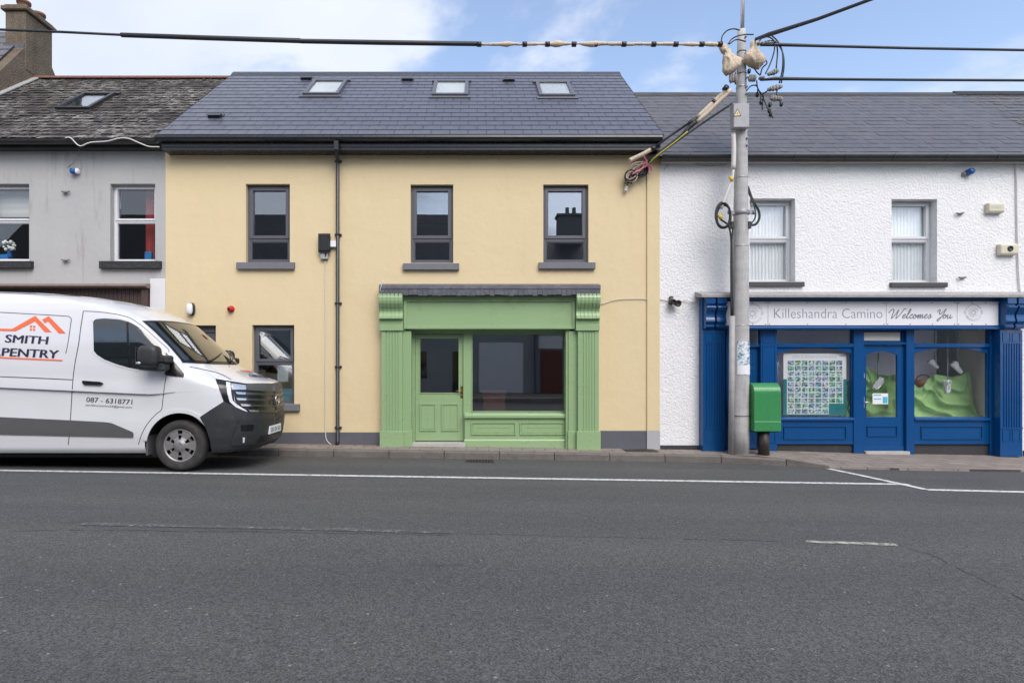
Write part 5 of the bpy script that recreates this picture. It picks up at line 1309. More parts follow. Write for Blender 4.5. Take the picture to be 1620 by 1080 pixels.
    mb = MB(); mb.tube(cr([pp(1183, 295, -.05), pp(1190, 315, -.06), pp(1200, 333, -.06), pp(1201, 346, -.06), pp(1195, 355, -.06), pp(1184, 356, -.05)], 6), .022, 8)
    mb.tube(cr([pp(1183, 302, -.05), pp(1193, 325, -.08), pp(1195, 342, -.08), pp(1190, 352, -.08), pp(1183, 356, -.05)], 6), .013, 6); mb.build('cable_loop', 'cable_black', pole)
    mb = MB()
    for px in (1157.5, 1184.5): mb.box(X(px-2.5, PY_-.06), X(px+2.5, PY_-.06), PY_-.11, PY_-.02, Z(362, PY_-.06), Z(351, PY_-.06))
    mb.build('cable_bracket', 'black_plastic', pole, bevel=.005)
    # remains of posters wrapped round the shaft
    c0, r0 = at(545); mb = MB()
    def wrap(mb, py0, py1, a0, a1, e):
        n = 14; i0 = len(mb.v); 
        for py in (py0, (py0+py1)/2, py1):
            c, rr = at(py)
            for i in range(n+1):
                a = R(a0+(a1-a0)*i/n); mb.v.append(Vector((c.x+(rr+e)*math.sin(a), c.y-(rr+e)*math.cos(a), c.z+random.uniform(-.008, .008)*(py != (py0+py1)/2))))
        for j in range(2):
            for i in range(n): mb.f.append((i0+j*(n+1)+i, i0+(j+1)*(n+1)+i, i0+(j+1)*(n+1)+i+1, i0+j*(n+1)+i+1)[::-1]); mb.sm.append(True)
    wrap(mb, 593, 540, -45, 80, .004); mb.build('poster_remnant', 'torn_paper', pole); mb = MB(); wrap(mb, 592, 577, -40, 70, .007); mb.build('poster_remnant', 'paper', pole)
    # pole-top fittings
    for poly, nm in (([(1141, 72, .06), (1147, 80, .075), (1152, 84, .06)], 'insulator'),):
        mb = MB(); mb.tube([pp(px, py, -.05) for px, py, _ in poly], [q for *_, q in poly], 10); mb.build(nm, 'bag_cream', pole)
    def bag(pts, sx):
        mb = MB(); i0 = 0; rnd = random.Random(int(sx*100)); m = len(pts); n = 24
        for j, (px, py, rx) in enumerate(pts):
            c = pp(px, py, -.14)
            for i in range(n):
                a = 2*math.pi*i/n; k = 1.12+.2*math.sin(a*3+j*.9)+.1*math.sin(a*5-j*1.7)+.13*math.sin(a*9+j*.35)+rnd.uniform(-.06, .06); mb.v.append(c+Vector((rx*k*math.cos(a), rx*.75*k*math.sin(a), rnd.uniform(-.02, .02))))
        for j in range(m-1):
            for i in range(n): mb.f.append((j*n+i, j*n+(i+1) % n, (j+1)*n+(i+1) % n, (j+1)*n+i)); mb.sm.append(True)
        mb.f.append(tuple(range(n))); mb.sm.append(False); mb.f.append(tuple((m-1)*n+i for i in range(n))); mb.sm.append(False)
        mb.build('wrapped_insulator', 'bag_cream', pole, fixn=True)
    bag([(1146, 76, .03), (1148, 80, .075), (1150, 84, .05), (1153, 90, .095), (1158, 97, .13), (1157, 105, .125), (1154, 112, .10), (1152, 118, .04)], 1.1)
    bag([(1192, 66, .04), (1192, 75, .05), (1191, 83, .10), (1191.5, 91, .15), (1193, 98, .15), (1196, 104, .10), (1199, 108, .04)], 2.3)
    mb = MB()
    for pts in ([(1141, 66), (1143, 57), (1150, 49), (1160, 46), (1170, 48)], [(1152, 70), (1158, 62), (1168, 57), (1180, 55), (1192, 55)], [(1154, 70), (1165, 63), (1180, 66)],
                [(1201, 66), (1206, 60), (1214, 58.5), (1222, 62), (1226, 68)], [(1204, 70), (1212, 66), (1224, 65), (1230, 70), (1236, 78), (1240, 92), (1240, 110), (1236, 132)], [(1220, 56), (1227, 62), (1233, 70), (1238, 84), (1238, 108), (1233, 132)],
                [(1225, 66), (1225, 80), (1219, 100), (1211, 117)], [(1229, 70), (1230, 85), (1228, 108)], [(1193, 108), (1197, 114), (1202, 119)], [(1212, 96), (1213, 101), (1206, 108), (1203, 119)],
                [(1181, 144), (1187, 137), (1194, 135), (1198, 137)], [(1197, 128), (1199, 140), (1206, 152), (1214, 170), (1220, 181), (1223, 187)], [(1199, 140), (1198, 151)], [(1203, 146), (1204, 164)], [(1208, 152), (1206, 165), (1206, 174)], [(1206, 150), (1214, 144), (1222, 139)], [(1228, 150), (1230, 142), (1234, 138)]):
        mb.tube(cr([pp(a, b_, -.12-.04*((a*7) % 3)) for a, b_ in pts], 5), .012, 6)
    mb.build('jumper_lead', 'cable_black', pole)
    for px, py, sx, sz, ang in ((1223, 115, .10, .045, .35), (1226, 139.5, .135, .045, .22), (1228, 156, .11, .05, -.1), (1190, 124, .07, .06, 0), (1160, 124, .07, .10, 0), (1209, 69, .16, .025, .05), (1205, 124, .05, .03, 0)):
        mb = MB(); c = pp(px, py, -.14); u = Vector((math.cos(ang), 0, math.sin(ang))); w = Vector((-math.sin(ang), 0, math.cos(ang)))
        for k in (-1, -.35, .35, 1): mb.ball(c+u*k*sx*.62, (sx*.22, .045, sz*random.uniform(.8, 1.25)), 9, 6, .75)
        mb.obox(c, u, (0, 1, 0), w, (-sx, sx), (-.025, .025), (-sz*.55, sz*.55)); mb.build('cable_clamp', 'clamp_grey', pole, bevel=.01)
    for px, py in ((1208, 96), (1217, 175), (1204, 162), (1198, 150), (1219, 181), (1236, 165), (1218, 166), (1185, 113)):
        mb = MB(); mb.ball(pp(px, py, -.14), (.03, .03, .045), 8, 6, .7); mb.build('clamp_bolt', 'black_plastic', pole)
    for py in (62, 88, 104, 127, 141, 152, 233, 222): 
        c, rr = at(py); mb = MB(); mb.lathe([(0, -.035), (.02, -.035), (.02, .0), (0, .0)], (c.x+rr*.6, c.y-rr*.85, c.z), (0, 1, 0), 8); mb.build('bolt', 'galv', pole)
build_pole()

# overhead cables
def cable(name, label, pts, r, m, group='overhead cables at the utility pole'):
    mb = MB(); mb.tube(pts, r, 8); o = mb.build(name, m, None, pts[0]); tag(o, label, 'cable', group); return o
def build_cables():
    Y = 10.45
    root = thing('overhead_cable', 'thick sleeved overhead cable running left across the sky from the pole', 'cable', P(757, 70, Y), 'overhead cables at the utility pole')
    mb = MB(); mb.tube([P(a, b, Y) for a, b in ((-700, 20), (-300, 34), (0, 47.2), (100, 51), (192, 55.5))], .022, 8); mb.build('thin_cable', 'cable_black', root)
    mb = MB(); mb.tube([P(a, b, Y) for a, b in ((190, 55), (192, 55.6), (330, 60.4), (475, 64.8), (476, 65.4), (600, 67.6), (755, 69.7), (757, 69.7))], [.02, .04, .042, .043, .040, .042, .040, .02], 10); mb.build('cable_sleeve', 'cable_black', root)
    mb = MB(); rnd = random.Random(3); q = []; r = []
    n = 60
    for i in range(n+1):
        px = 757+(1141-757)*i/n; q.append(P(px, 70.5-.9*math.sin(i/n*math.pi)+1.3*mnoise.noise((i*.31, 0, 2)), Y)); r.append(max(.014, 0.030+.034*mnoise.noise((i*.23, 5, 1))+rnd.uniform(-.007, .007)))
    r[0] = .015; mb.tube(q, r, 9); mb.build('cable_wrap', 'cable_cream', root)
    mb = MB()
    for px in (758, 830, 866, 908, 941, 987, 1034, 1069, 1110, 1139): mb.tube([P(px-3.6, 70.3, Y), P(px+3.6, 70.3, Y)], .045, 9)
    mb.build('tape_band', 'black_plastic', root)
    cable('overhead_cable', 'upper of the two level cables running right from the pole', [P(1203, 72, 10.45), P(1230, 71, 10.45), P(1300, 73, 10.45), P(1440, 76.5, 10.45), P(1622, 79.6, 10.45), P(2300, 84, 10.45)], [.018, .030, .025, .023, .022, .022], 'cable_black')
    cable('overhead_cable', 'lower of the two level cables, just above the white house roof ridge', [P(1203, 127, 10.45), P(1225, 124.6, 10.45), P(1300, 125.5, 10.45), P(1440, 126.6, 10.45), P(1622, 127.4, 10.45), P(2300, 129, 10.45)], [.018, .032, .025, .023, .023, .022], 'cable_black')
    a, b = P(1196, 62, 10.42), P(1376, 0, 8.2); d = b-a
    cable('overhead_cable', 'cable rising steeply to the upper right from the pole top', [a, a.lerp(b, .15), a.lerp(b, .6)-Vector((0, 0, .02)), b, a+d*1.5, a+d*3.2+Vector((0, 0, .5))], [.028, .040, .028, .025, .024, .024], 'cable_black')
    # service cables to the corner of the beige house
    e = 10.78; k = Vector((0, 0, 0)); sp = 'service cables from the pole to the beige house'
    c1 = thing('service_cable', 'taped and wrapped service cable nearest the gutter end of the beige house', 'cable', P(1000, 258, e), sp)
    mb = MB(); mb.tube(cr([pp(1151, 143, -.15), pp(1140, 152, -.1), P(1129, 162, 10.55), P(1103, 187, 10.6)], 4), .042, 9); mb.build('cable_wrap', 'cable_cream', c1)
    mb = MB(); mb.tube([P(1103, 187, 10.6), P(1090, 195, 10.62), P(1089, 195.5, 10.62), P(1060, 215, 10.66), P(1031, 236, 10.7)], [.04, .04, .022, .022, .022], 8); mb.build('thin_cable', 'cable_black', c1)
    mb = MB(); mb.tube(cr([P(1031, 236, 10.7), P(1017, 244, 10.74), P(1002, 251, e), P(996, 254, e)], 3), [.04]*9+[.048], 9); mb.build('cable_wrap', 'cable_cream', c1)
    mb = MB(); mb.tube([P(1131, 160, 10.55), P(1127.5, 163.5, 10.55)], .05, 9); mb.tube([pp(1150, 137, -.16), pp(1146, 142.5, -.16)], .05, 9); mb.tube([P(1036, 233, 10.7), P(1030, 237, 10.7)], .05, 9); mb.build('tape_band', 'black_plastic', c1)
    c2 = thing('service_cable', 'wrapped service cable with a yellow strand below the first', 'cable', P(1025, 258, e), sp)
    mb = MB(); mb.tube(cr([pp(1157, 142, -.15), P(1138, 160, 10.5), P(1120, 178, 10.55), P(1102, 193, 10.6)], 4), .038, 9); mb.build('cable_wrap', 'cable_cream', c2)
    mb = MB(); mb.tube(cr([P(1100, 193, 10.6), P(1090, 202, 10.62), P(1080, 212, 10.64), P(1050, 236, 10.7), P(1026, 256, e)], 4), [.045]*4+[.04]*4+[.022]*9, 8); mb.build('thin_cable', 'cable_black', c2)
    mb = MB(); mb.tube(cr([P(1088, 208, 10.6), P(1065, 227, 10.62), P(1040, 246, 10.66), P(1026, 259, e)], 4), .013, 6); mb.build('strand', 'cable_yellow', c2)
    cable('service_cable', 'plain black lowest service cable sloping to the beige house corner', cr([pp(1158, 164, -.1), P(1110, 196, 10.6), P(1070, 224, 10.64), P(1025, 257, e)], 5), .021, 'cable_black', sp)
    # untidy bundle of ends on the wall, tied with pink tape
    bl = thing('cable_bundle', 'untidy coil of cable ends tied with pink tape on the beige wall', 'cable bundle', P(1003, 280, YF-.05))
    rnd = random.Random(9); mb = MB(); m2 = MB()
    for i in range(17):
        a = P(1022+rnd.uniform(-4, 6), 256+rnd.uniform(-4, 6), YF-.14); c = P(1010+rnd.uniform(-11, 12), 268+rnd.uniform(-11, 11), YF-.07-rnd.uniform(0, .1)); d = P(998+rnd.uniform(-6, 7), 281+rnd.uniform(-8, 9), YF-.05-rnd.uniform(0, .08)); f = P(992+rnd.uniform(-4, 8), 290+rnd.uniform(-4, 4), YF-.06)
        (mb if i % 2 else m2).tube(cr([a, c, d, f], 5), rnd.uniform(.010, .020), 6)
    for i in range(6):
        cx, cy = 998+rnd.uniform(-2, 3), 279+rnd.uniform(-2, 2); (mb if i % 2 else m2).tube([P(cx+(6.5+i*.5)*math.cos(w), cy+(6+.5*i)*math.sin(w), YF-.08-.02*i) for w in [2*math.pi*j/18 for j in range(18)]], .011, 6, closed=True)
    mb.build('dark_ends', 'cable_black', bl); m2.build('pale_ends', 'cable_cream', bl)
    mb = MB()
    for px, py in ((995, 289), (991, 297), (990, 301)): mb.ball(P(px, py, YF-.07), (.035, .035, .03), 9, 6)
    mb.build('cable_cap', 'cable_white', bl)
    mb = MB()
    for pts in ([(1016, 243), (1020, 250), (1023, 257), (1022, 263)], [(1022, 260), (1027, 266), (1026, 276)], [(1023, 261), (1030, 264), (1031, 270)], [(1015, 262), (1022, 258), (1027, 263)], [(1000, 276), (1010, 270), (1024, 262)], [(1020, 262), (1014, 268), (1010, 272)]): mb.tube(cr([P(a, b, YF-.19) for a, b in pts], 4), .017, 6)
    mb.build('tape', 'pink_tape', bl)
    # wires on the walls
    w = cable('wall_wire', 'slack white wire along the gutter of the grey house', cr([P(a, b, 10.70) for a, b in ((103, 218), (112, 218.5), (126, 231), (143, 225.5), (170, 223.5), (188, 219), (204, 219.5), (222, 227), (236, 232), (252, 232.5))], 5), .011, 'cable_white', None)
    cable('wall_wire', 'thin white wire running from the beige wall to the white wall floodlight', cr([P(a, b, YF-.02) for a, b in ((951, 481), (975, 474), (1000, 472.5), (1030, 473), (1042, 472.5), (1062, 477))], 5), .007, 'cable_white', None)
    cable('wall_wire', 'thin white wire from the floodlight to the blue shop corner', cr([P(a, b, YF-.03) for a, b in ((1068, 478), (1080, 475), (1092, 477.5), (1104, 474), (1112, 470))], 5), .007, 'cable_white', None)
    cable('wall_wire', 'pale wire hanging from the black junction box down to the pavement', cr([P(a, b, YF-.02) for a, b in ((514.5, 408), (514, 440), (515, 520), (514.5, 600), (515, 680), (517, 696), (524, 703))], 4), .008, 'cable_white', None)
    cable('wall_wire', 'short stub of white wire at the left end of the green shop capping', cr([P(a, b, YF-.30) for a, b in ((601, 460), (603, 453), (606.5, 443))], 4), .007, 'cable_white', None)
    cable('wall_wire', 'loop of dark wire over the white wall top corner', cr([P(a, b, YF-.02) for a, b in ((1051, 268), (1060, 258.5), (1075, 255.5), (1095, 259), (1115, 262), (1140, 262), (1158, 258.5))], 5), .007, 'conduit_grey', None)
build_cables()

# ------------------------------------------------------------------ post box
def build_post_box():
    t = thing('post_box', 'green hooded post box on a dark post beside the concrete pole', 'post box', (X(1210, 10.5), 10.5, zpave(5.2)))
    Y0 = 10.36; D = .36; x0, x1 = X(1193.5, Y0), X(1236, Y0); z0, z1 = Z(682, Y0), Z(606, Y0); r = .17; r2 = .05
    # hood: rounded front top edge, rounded right/left shoulders
    prof = [(Y0+D, z0), (Y0, z0), (Y0-.004, z0+.17), (Y0+.004, z0+.175), (Y0+.004, z1-r)]
    prof += [(Y0+.004+r-r*math.cos(a), z1-r+r*math.sin(a)) for a in [math.pi/2*i/8 for i in range(1, 9)]]+[(Y0+D, z1)]
    mb = MB(); n = len(prof); secs = []
    for k in range(7):
        a = math.pi/2*k/6; secs.append((x0+r2*.6*(1-math.sin(a)), r2*.6*(1-math.cos(a))*0+r2*.6*(1-math.sin(a))))
    mb.prism(prof, x0, x1, 'x', False); mb.build('hood', 'postbox_green', t, bevel=.022).modifiers['edge'].segments = 3
    mb = MB(); mb.box(x0+.02, x1-.02, Y0+.05, Y0+D-.01, z0-.02, z0+.0); mb.build('base_plate', 'postbox_post', t)
    mb = MB(); xa, xb = X(1201, 10.5), X(1218, 10.5); mb.tube([(xa*.5+xb*.5, 10.53, zpave(5.2)-.05), (xa*.5+xb*.5, 10.53, z0+.02)], (xb-xa)/2, 18); mb.build('post', 'postbox_post', t)
build_post_box()

# ------------------------------------------------------------------ shop sign
def build_sign():
    Y = YF-.135; t = thing('shop_sign', 'long white sign board with grey lettering above the blue shop windows', 'sign', (X(1365, Y), Y, Z(496, Y)))
    x0, x1, z0, z1 = X(1147, Y), X(1584.5, Y), Z(514.6, Y), Z(477, Y)
    js = [1147, 1214.5, 1401.5, 1513.5, 1584.5]
    for a, b in zip(js, js[1:]):
        mb = MB(); mb.box(X(a, Y)+.003, X(b, Y)-.003, Y-.012, Y-.001, z0, z1); mb.build('board', 'sign_white', t, bevel=.002)
    yy = Y-.0135
    mb = MB(); flat_text(mb, 'Killeshandra Camino', X(1224.5, yy), X(1396, yy), Z(503.2, yy), Z(488.0, yy), yy, -.012); mb.build('lettering', 'sign_ink', t)
    # script lettering drawn stroke by stroke
    ST = {
     'W': ([(0, 8), (2.5, 11.5), (5, 12.8), (7, 11.5), (6.3, 6), (5.6, 0), (9, 4), (14, 12.2), (12.6, 5), (12.2, 0), (17, 5), (22, 13.4), (25, 12.6)],),
     'e': ([(0, 2), (3.2, 3.6), (4.4, 5.4), (3, 6), (1.2, 4), (1, 1.4), (2.6, .2), (5.5, 2.0)],),
     'l': ([(0, 2), (3.5, 7), (5.4, 12.4), (4, 13), (2.2, 7), (1.6, 1.2), (3, .2), (5.5, 2)],),
     'c': ([(0, 2), (2.5, 4.5), (4.4, 5.4), (3, 6), (1, 3.6), (1.2, .8), (3, .2), (5.6, 2)],),
     'o': ([(0, 2.6), (2.4, 5.8), (.8, 3.4), (1.2, .4), (3.6, .6), (4.6, 3.4), (3, 5.8), (2.6, 4.6), (6, 4)],),
     'm': ([(0, 2), (2.6, 5.8), (2, 0), (4.2, 4.4), (5.6, 5.4), (5.2, 0), (7.4, 4.4), (8.8, 5.4), (8.6, .6), (11, 2)],),
     's': ([(0, 1.6), (2.6, 4.6), (3.6, 6.2), (4.2, 3), (3.4, .4), (1.2, .2), (4, 1), (6, 2)],),
     'Y': ([(0, 9), (2, 12), (4, 12), (3.4, 7.6), (5, 6), (9, 10), (12.5, 13.4), (9, 5), (5, -2), (2.4, -3.4), (2.6, -1), (8, 2.6)],),
     'u': ([(0, 2.6), (1.8, 5.8), (1.4, 1.2), (3, .2), (5.2, 3), (6, 5.8), (5.4, 1), (6.6, .2), (9, 2.4)],)}
    mb = MB(); pen = 0.; items = []
    for ch, adv in (('W', 21), ('e', 5.6), ('l', 5.2), ('c', 5.2), ('o', 5.6), ('m', 11), ('e', 5.6), ('s', 13), ('Y', 9.5), ('o', 5.6), ('u', 9)):
        for s in ST[ch]: items.append([(pen+a+.22*b, b) for a, b in s])
        pen += adv
    W_ = 102.5/max(p[0] for s in items for p in s)
    for s in items:
        mb.tube(cr([P(1404.5+a*W_, 503.6-b*1.12, yy) for a, b in s], 5), .0085, 4)
    mb.build('script_lettering', 'sign_ink', t)
    # round emblem at each end
    for cx, cy, R0 in ((1191, 495.5, 15.2), (1540, 494, 13.2)):
        mb = MB(); C0 = P(cx, cy, yy); u = X(1, yy)-X(0, yy)
        ring = lambda r, a0, a1, w: mb.tube([C0+Vector((math.cos(a)*r*u, 0, math.sin(a)*r*u)) for a in [a0+(a1-a0)*i/26 for i in range(27)]], w, 4)
        for k in range(2): ring(R0-2*k, .35+k*.2, math.pi-.35, .004); ring(R0-2*k, math.pi+.35, 2*math.pi-.35-k*.1, .004)
        ring(R0*.55, .2, 6.0, .004); ring(R0*.3, 0, 6.2, .004)
        for k in range(8):
            a = math.pi*k/4; d = Vector((math.cos(a), 0, math.sin(a)))*u; mb.tube([C0+d*R0*.12, C0+d*R0*.45], .004, 4)
        for s in (-1, 1):
            for k in range(3): mb.tube([C0+Vector((s*R0*.86*u, 0, (k-1)*2.4*u)), C0+Vector((s*R0*1.12*u, 0, (k-1)*1.4*u))], .005, 4)
        mb.build('emblem', 'pale_ink', t)
    mb = MB()
    for a, b in zip(js, js[1:]):
        for k in range(4):
            px = a+3+(b-a-6)*k/3
            for py in (479, 512.6): mb.ball(P(px, py, yy), .011, 8, 5)
    mb.build('fixing_screws', 'print_grey', t)
build_sign()

# ------------------------------------------------------------------ things on the walls
def build_wall_things():
    t = thing('bulkhead_lamp', 'oval white bulkhead lamp on the beige wall above the side door', 'lamp', P(301, 489, YF))
    mb = MB(); c = P(302.2, 489, YF-.03); mb.ball(c+Vector((.012, .0, 0)), (.062, .05, .122), 20, 12, .75); mb.build('housing', 'black_plastic', t)
    mb = MB(); mb.ball(c+Vector((-.006, -.04, 0)), (.058, .05, .112), 20, 12, .75); mb.build('diffuser', 'white_plastic', t)
    t = thing('alarm_sounder', 'small red alarm sounder on the beige wall above the ground floor window', 'alarm', P(366, 489, YF))
    mb = MB(); c = P(366, 489, YF); mb.lathe([(0, -.11), (.035, -.11), (.042, -.10), (.044, -.04), (.062, -.035), (.066, 0)], c, (0, 1, 0), 20); mb.build('body', 'red_plastic', t)
    mb = MB(); mb.lathe([(0, -.118), (.022, -.118), (.024, -.108)], c, (0, 1, 0), 14); mb.build('sound_grille', 'black_plastic', t)
    t = thing('junction_box', 'black electrical junction box on the beige wall beside the downpipe', 'box', P(513, 383, YF))
    y = YF-.12; mb = MB(); mb.box(X(504, y), X(521, y), y, YF-.004, Z(397, y), Z(370.5, y)); b = mb.build('casing', 'black_plastic', t, bevel=.012)
    mb = MB()
    for px in (505.5, 519.5):
        for py in (373, 394): mb.lathe([(0, -.012), (.016, -.012), (.016, 0)], P(px, py, y), (0, 1, 0), 8)
    mb.box(X(503, y), X(522, y), y+.02, y+.035, Z(399, y), Z(369, y)); mb.build('screws', 'black_plastic', t)
    mb = MB(); mb.box(X(507, YF-.05), X(519, YF-.05), YF-.07, YF-.003, Z(410, YF-.05), Z(399.5, YF-.05)); mb.build('cable_gland', 'conduit_grey', t, bevel=.006)
    mb = MB(); mb.box(X(522, YF-.05), X(532, YF-.05), YF-.08, YF-.003, Z(391, YF-.05), Z(381.5, YF-.05)); mb.build('cable_entry', 'white_plastic', t, bevel=.006)
    mb = MB(); mb.tube(cr([P(515, 398, YF-.06), P(515.5, 404, YF-.06), P(514, 411, YF-.03)], 4), .02, 8); mb.build('cable', 'cable_black', t)
    t = thing('alarm_light', 'small blue and white alarm light hanging below the grey house gutter', 'alarm', P(118, 271, YF))
    mb = MB(); mb.ball(P(122, 271, YF-.03), (.045, .05, .05), 12, 8, .6); mb.build('base', 'white_plastic', t)
    mb = MB(); mb.ball(P(115.5, 270.5, YF-.06), (.052, .05, .056), 14, 9, .7); mb.build('lens', 'blue_lens', t)
    mb = MB(); mb.tube(cr([P(126, 231, YF-.1), P(122.5, 245, YF-.03), P(115, 258, YF-.01), P(107, 265, YF)], 4), .005, 5); mb.tube(cr([P(123, 244, YF-.03), P(129, 262, YF), P(128, 269, YF)], 4), .005, 5); mb.build('wire', 'conduit_grey', t)
    t = thing('alarm_light', 'small blue alarm light on the white wall below the gutter', 'alarm', P(1528, 274, YF))
    mb = MB(); mb.ball(P(1525.5, 275.5, YF-.02), (.045, .04, .04), 12, 8, .7); mb.build('base', 'clamp_grey', t)
    mb = MB(); mb.lathe([(0, -.14), (.045, -.14), (.06, -.12), (.06, -.03), (.05, -.02)], P(1527.5, 275, YF), (-.35, 1, -.2), 18); mb.build('lens', 'blue_lens', t)
    for (px, py, w, hh, lab, kind) in ((1577.5, 328, 25, 15.5, 'cream alarm box with faint lettering high on the white wall', 0), (1597.5, 394, 28, 17, 'cream alarm box with a round black speaker at the white wall edge', 1)):
        t = thing('alarm_box', lab, 'alarm', P(px, py, YF), 'alarm boxes on the white wall'); y = YF-.10
        x0, x1, z0, z1 = X(px-w/2, y), X(px+w/2, y), Z(py+hh/2, y), Z(py-hh/2, y)
        mb = MB(); mb.prism([(YF-.002, z0-.01), (YF-.002, z1+.01), (y+.02, z1), (y, z1-.02), (y, z0+.02), (y+.02, z0)], x0, x1, 'x'); mb.build('cover', 'cream_plastic', t, bevel=.012)
        mb = MB()
        if kind == 0: flat_text(mb, 'STANLEY', X(px-9, y), X(px+9, y), Z(py+1.5, y), Z(py-2.2, y), y-.002, .01); mb.build('lettering', 'pale_ink', t)
        else:
            mb.lathe([(0, -.004), (.028, -.004), (.030, -.012), (.052, -.012), (.055, 0)], Vector(((x0+x1)/2+.01, y, (z0+z1)/2+.01)), (0, 1, 0), 20); mb.build('speaker', 'black_plastic', t)
    t = thing('floodlight', 'small dark twin floodlight on the white wall left of the blue shop', 'floodlight', P(1066, 478, YF))
    mb = MB(); mb.box(X(1058, YF), X(1064, YF), YF-.06, YF, Z(482, YF), Z(469, YF)); mb.build('bracket', 'iron', t, bevel=.01)
    for px, py, r in ((1063.5, 477, .05), (1071, 479.5, .062)):
        mb = MB(); mb.lathe([(0, .07), (r*.7, .06), (r, -.03), (r*1.05, -.05), (r*.9, -.05), (r*.8, -.03), (0, -.03)], P(px, py, YF-.12), (-.25, .9, .25), 14); mb.build('lamp_head', 'iron', t)
    mb = MB(); mb.tube(cr([P(1058, 476, YF-.05), P(1063, 472, YF-.1), P(1068, 476, YF-.1)], 4), .012, 6); mb.build('arm', 'galv', t)
    for px, py, lab in ((104, 303.5, 'short dark pipe stub between the grey house windows, upper one'), (104, 411.5, 'short rusty pipe stub low between the grey house windows'), (1518.5, 337.5, 'bent grey pipe stub right of the white house window'), (1522, 439, 'flat rusty stub low on the white wall right of the window sill')):
        mb = MB(); mb.tube([P(px-6, py-.5, YF-.03), P(px-3, py+.3, YF-.05), P(px+2, py-.2, YF-.05), P(px+6, py-1, YF-.02)], .016, 7); mb.box(X(px-3), X(px+3), YF-.05, YF+.012, Z(py+1.6), Z(py-.3))
        tag(mb.build('pipe_stub', 'clamp_grey', None, P(px, py, YF)), lab, 'pipe')
build_wall_things()

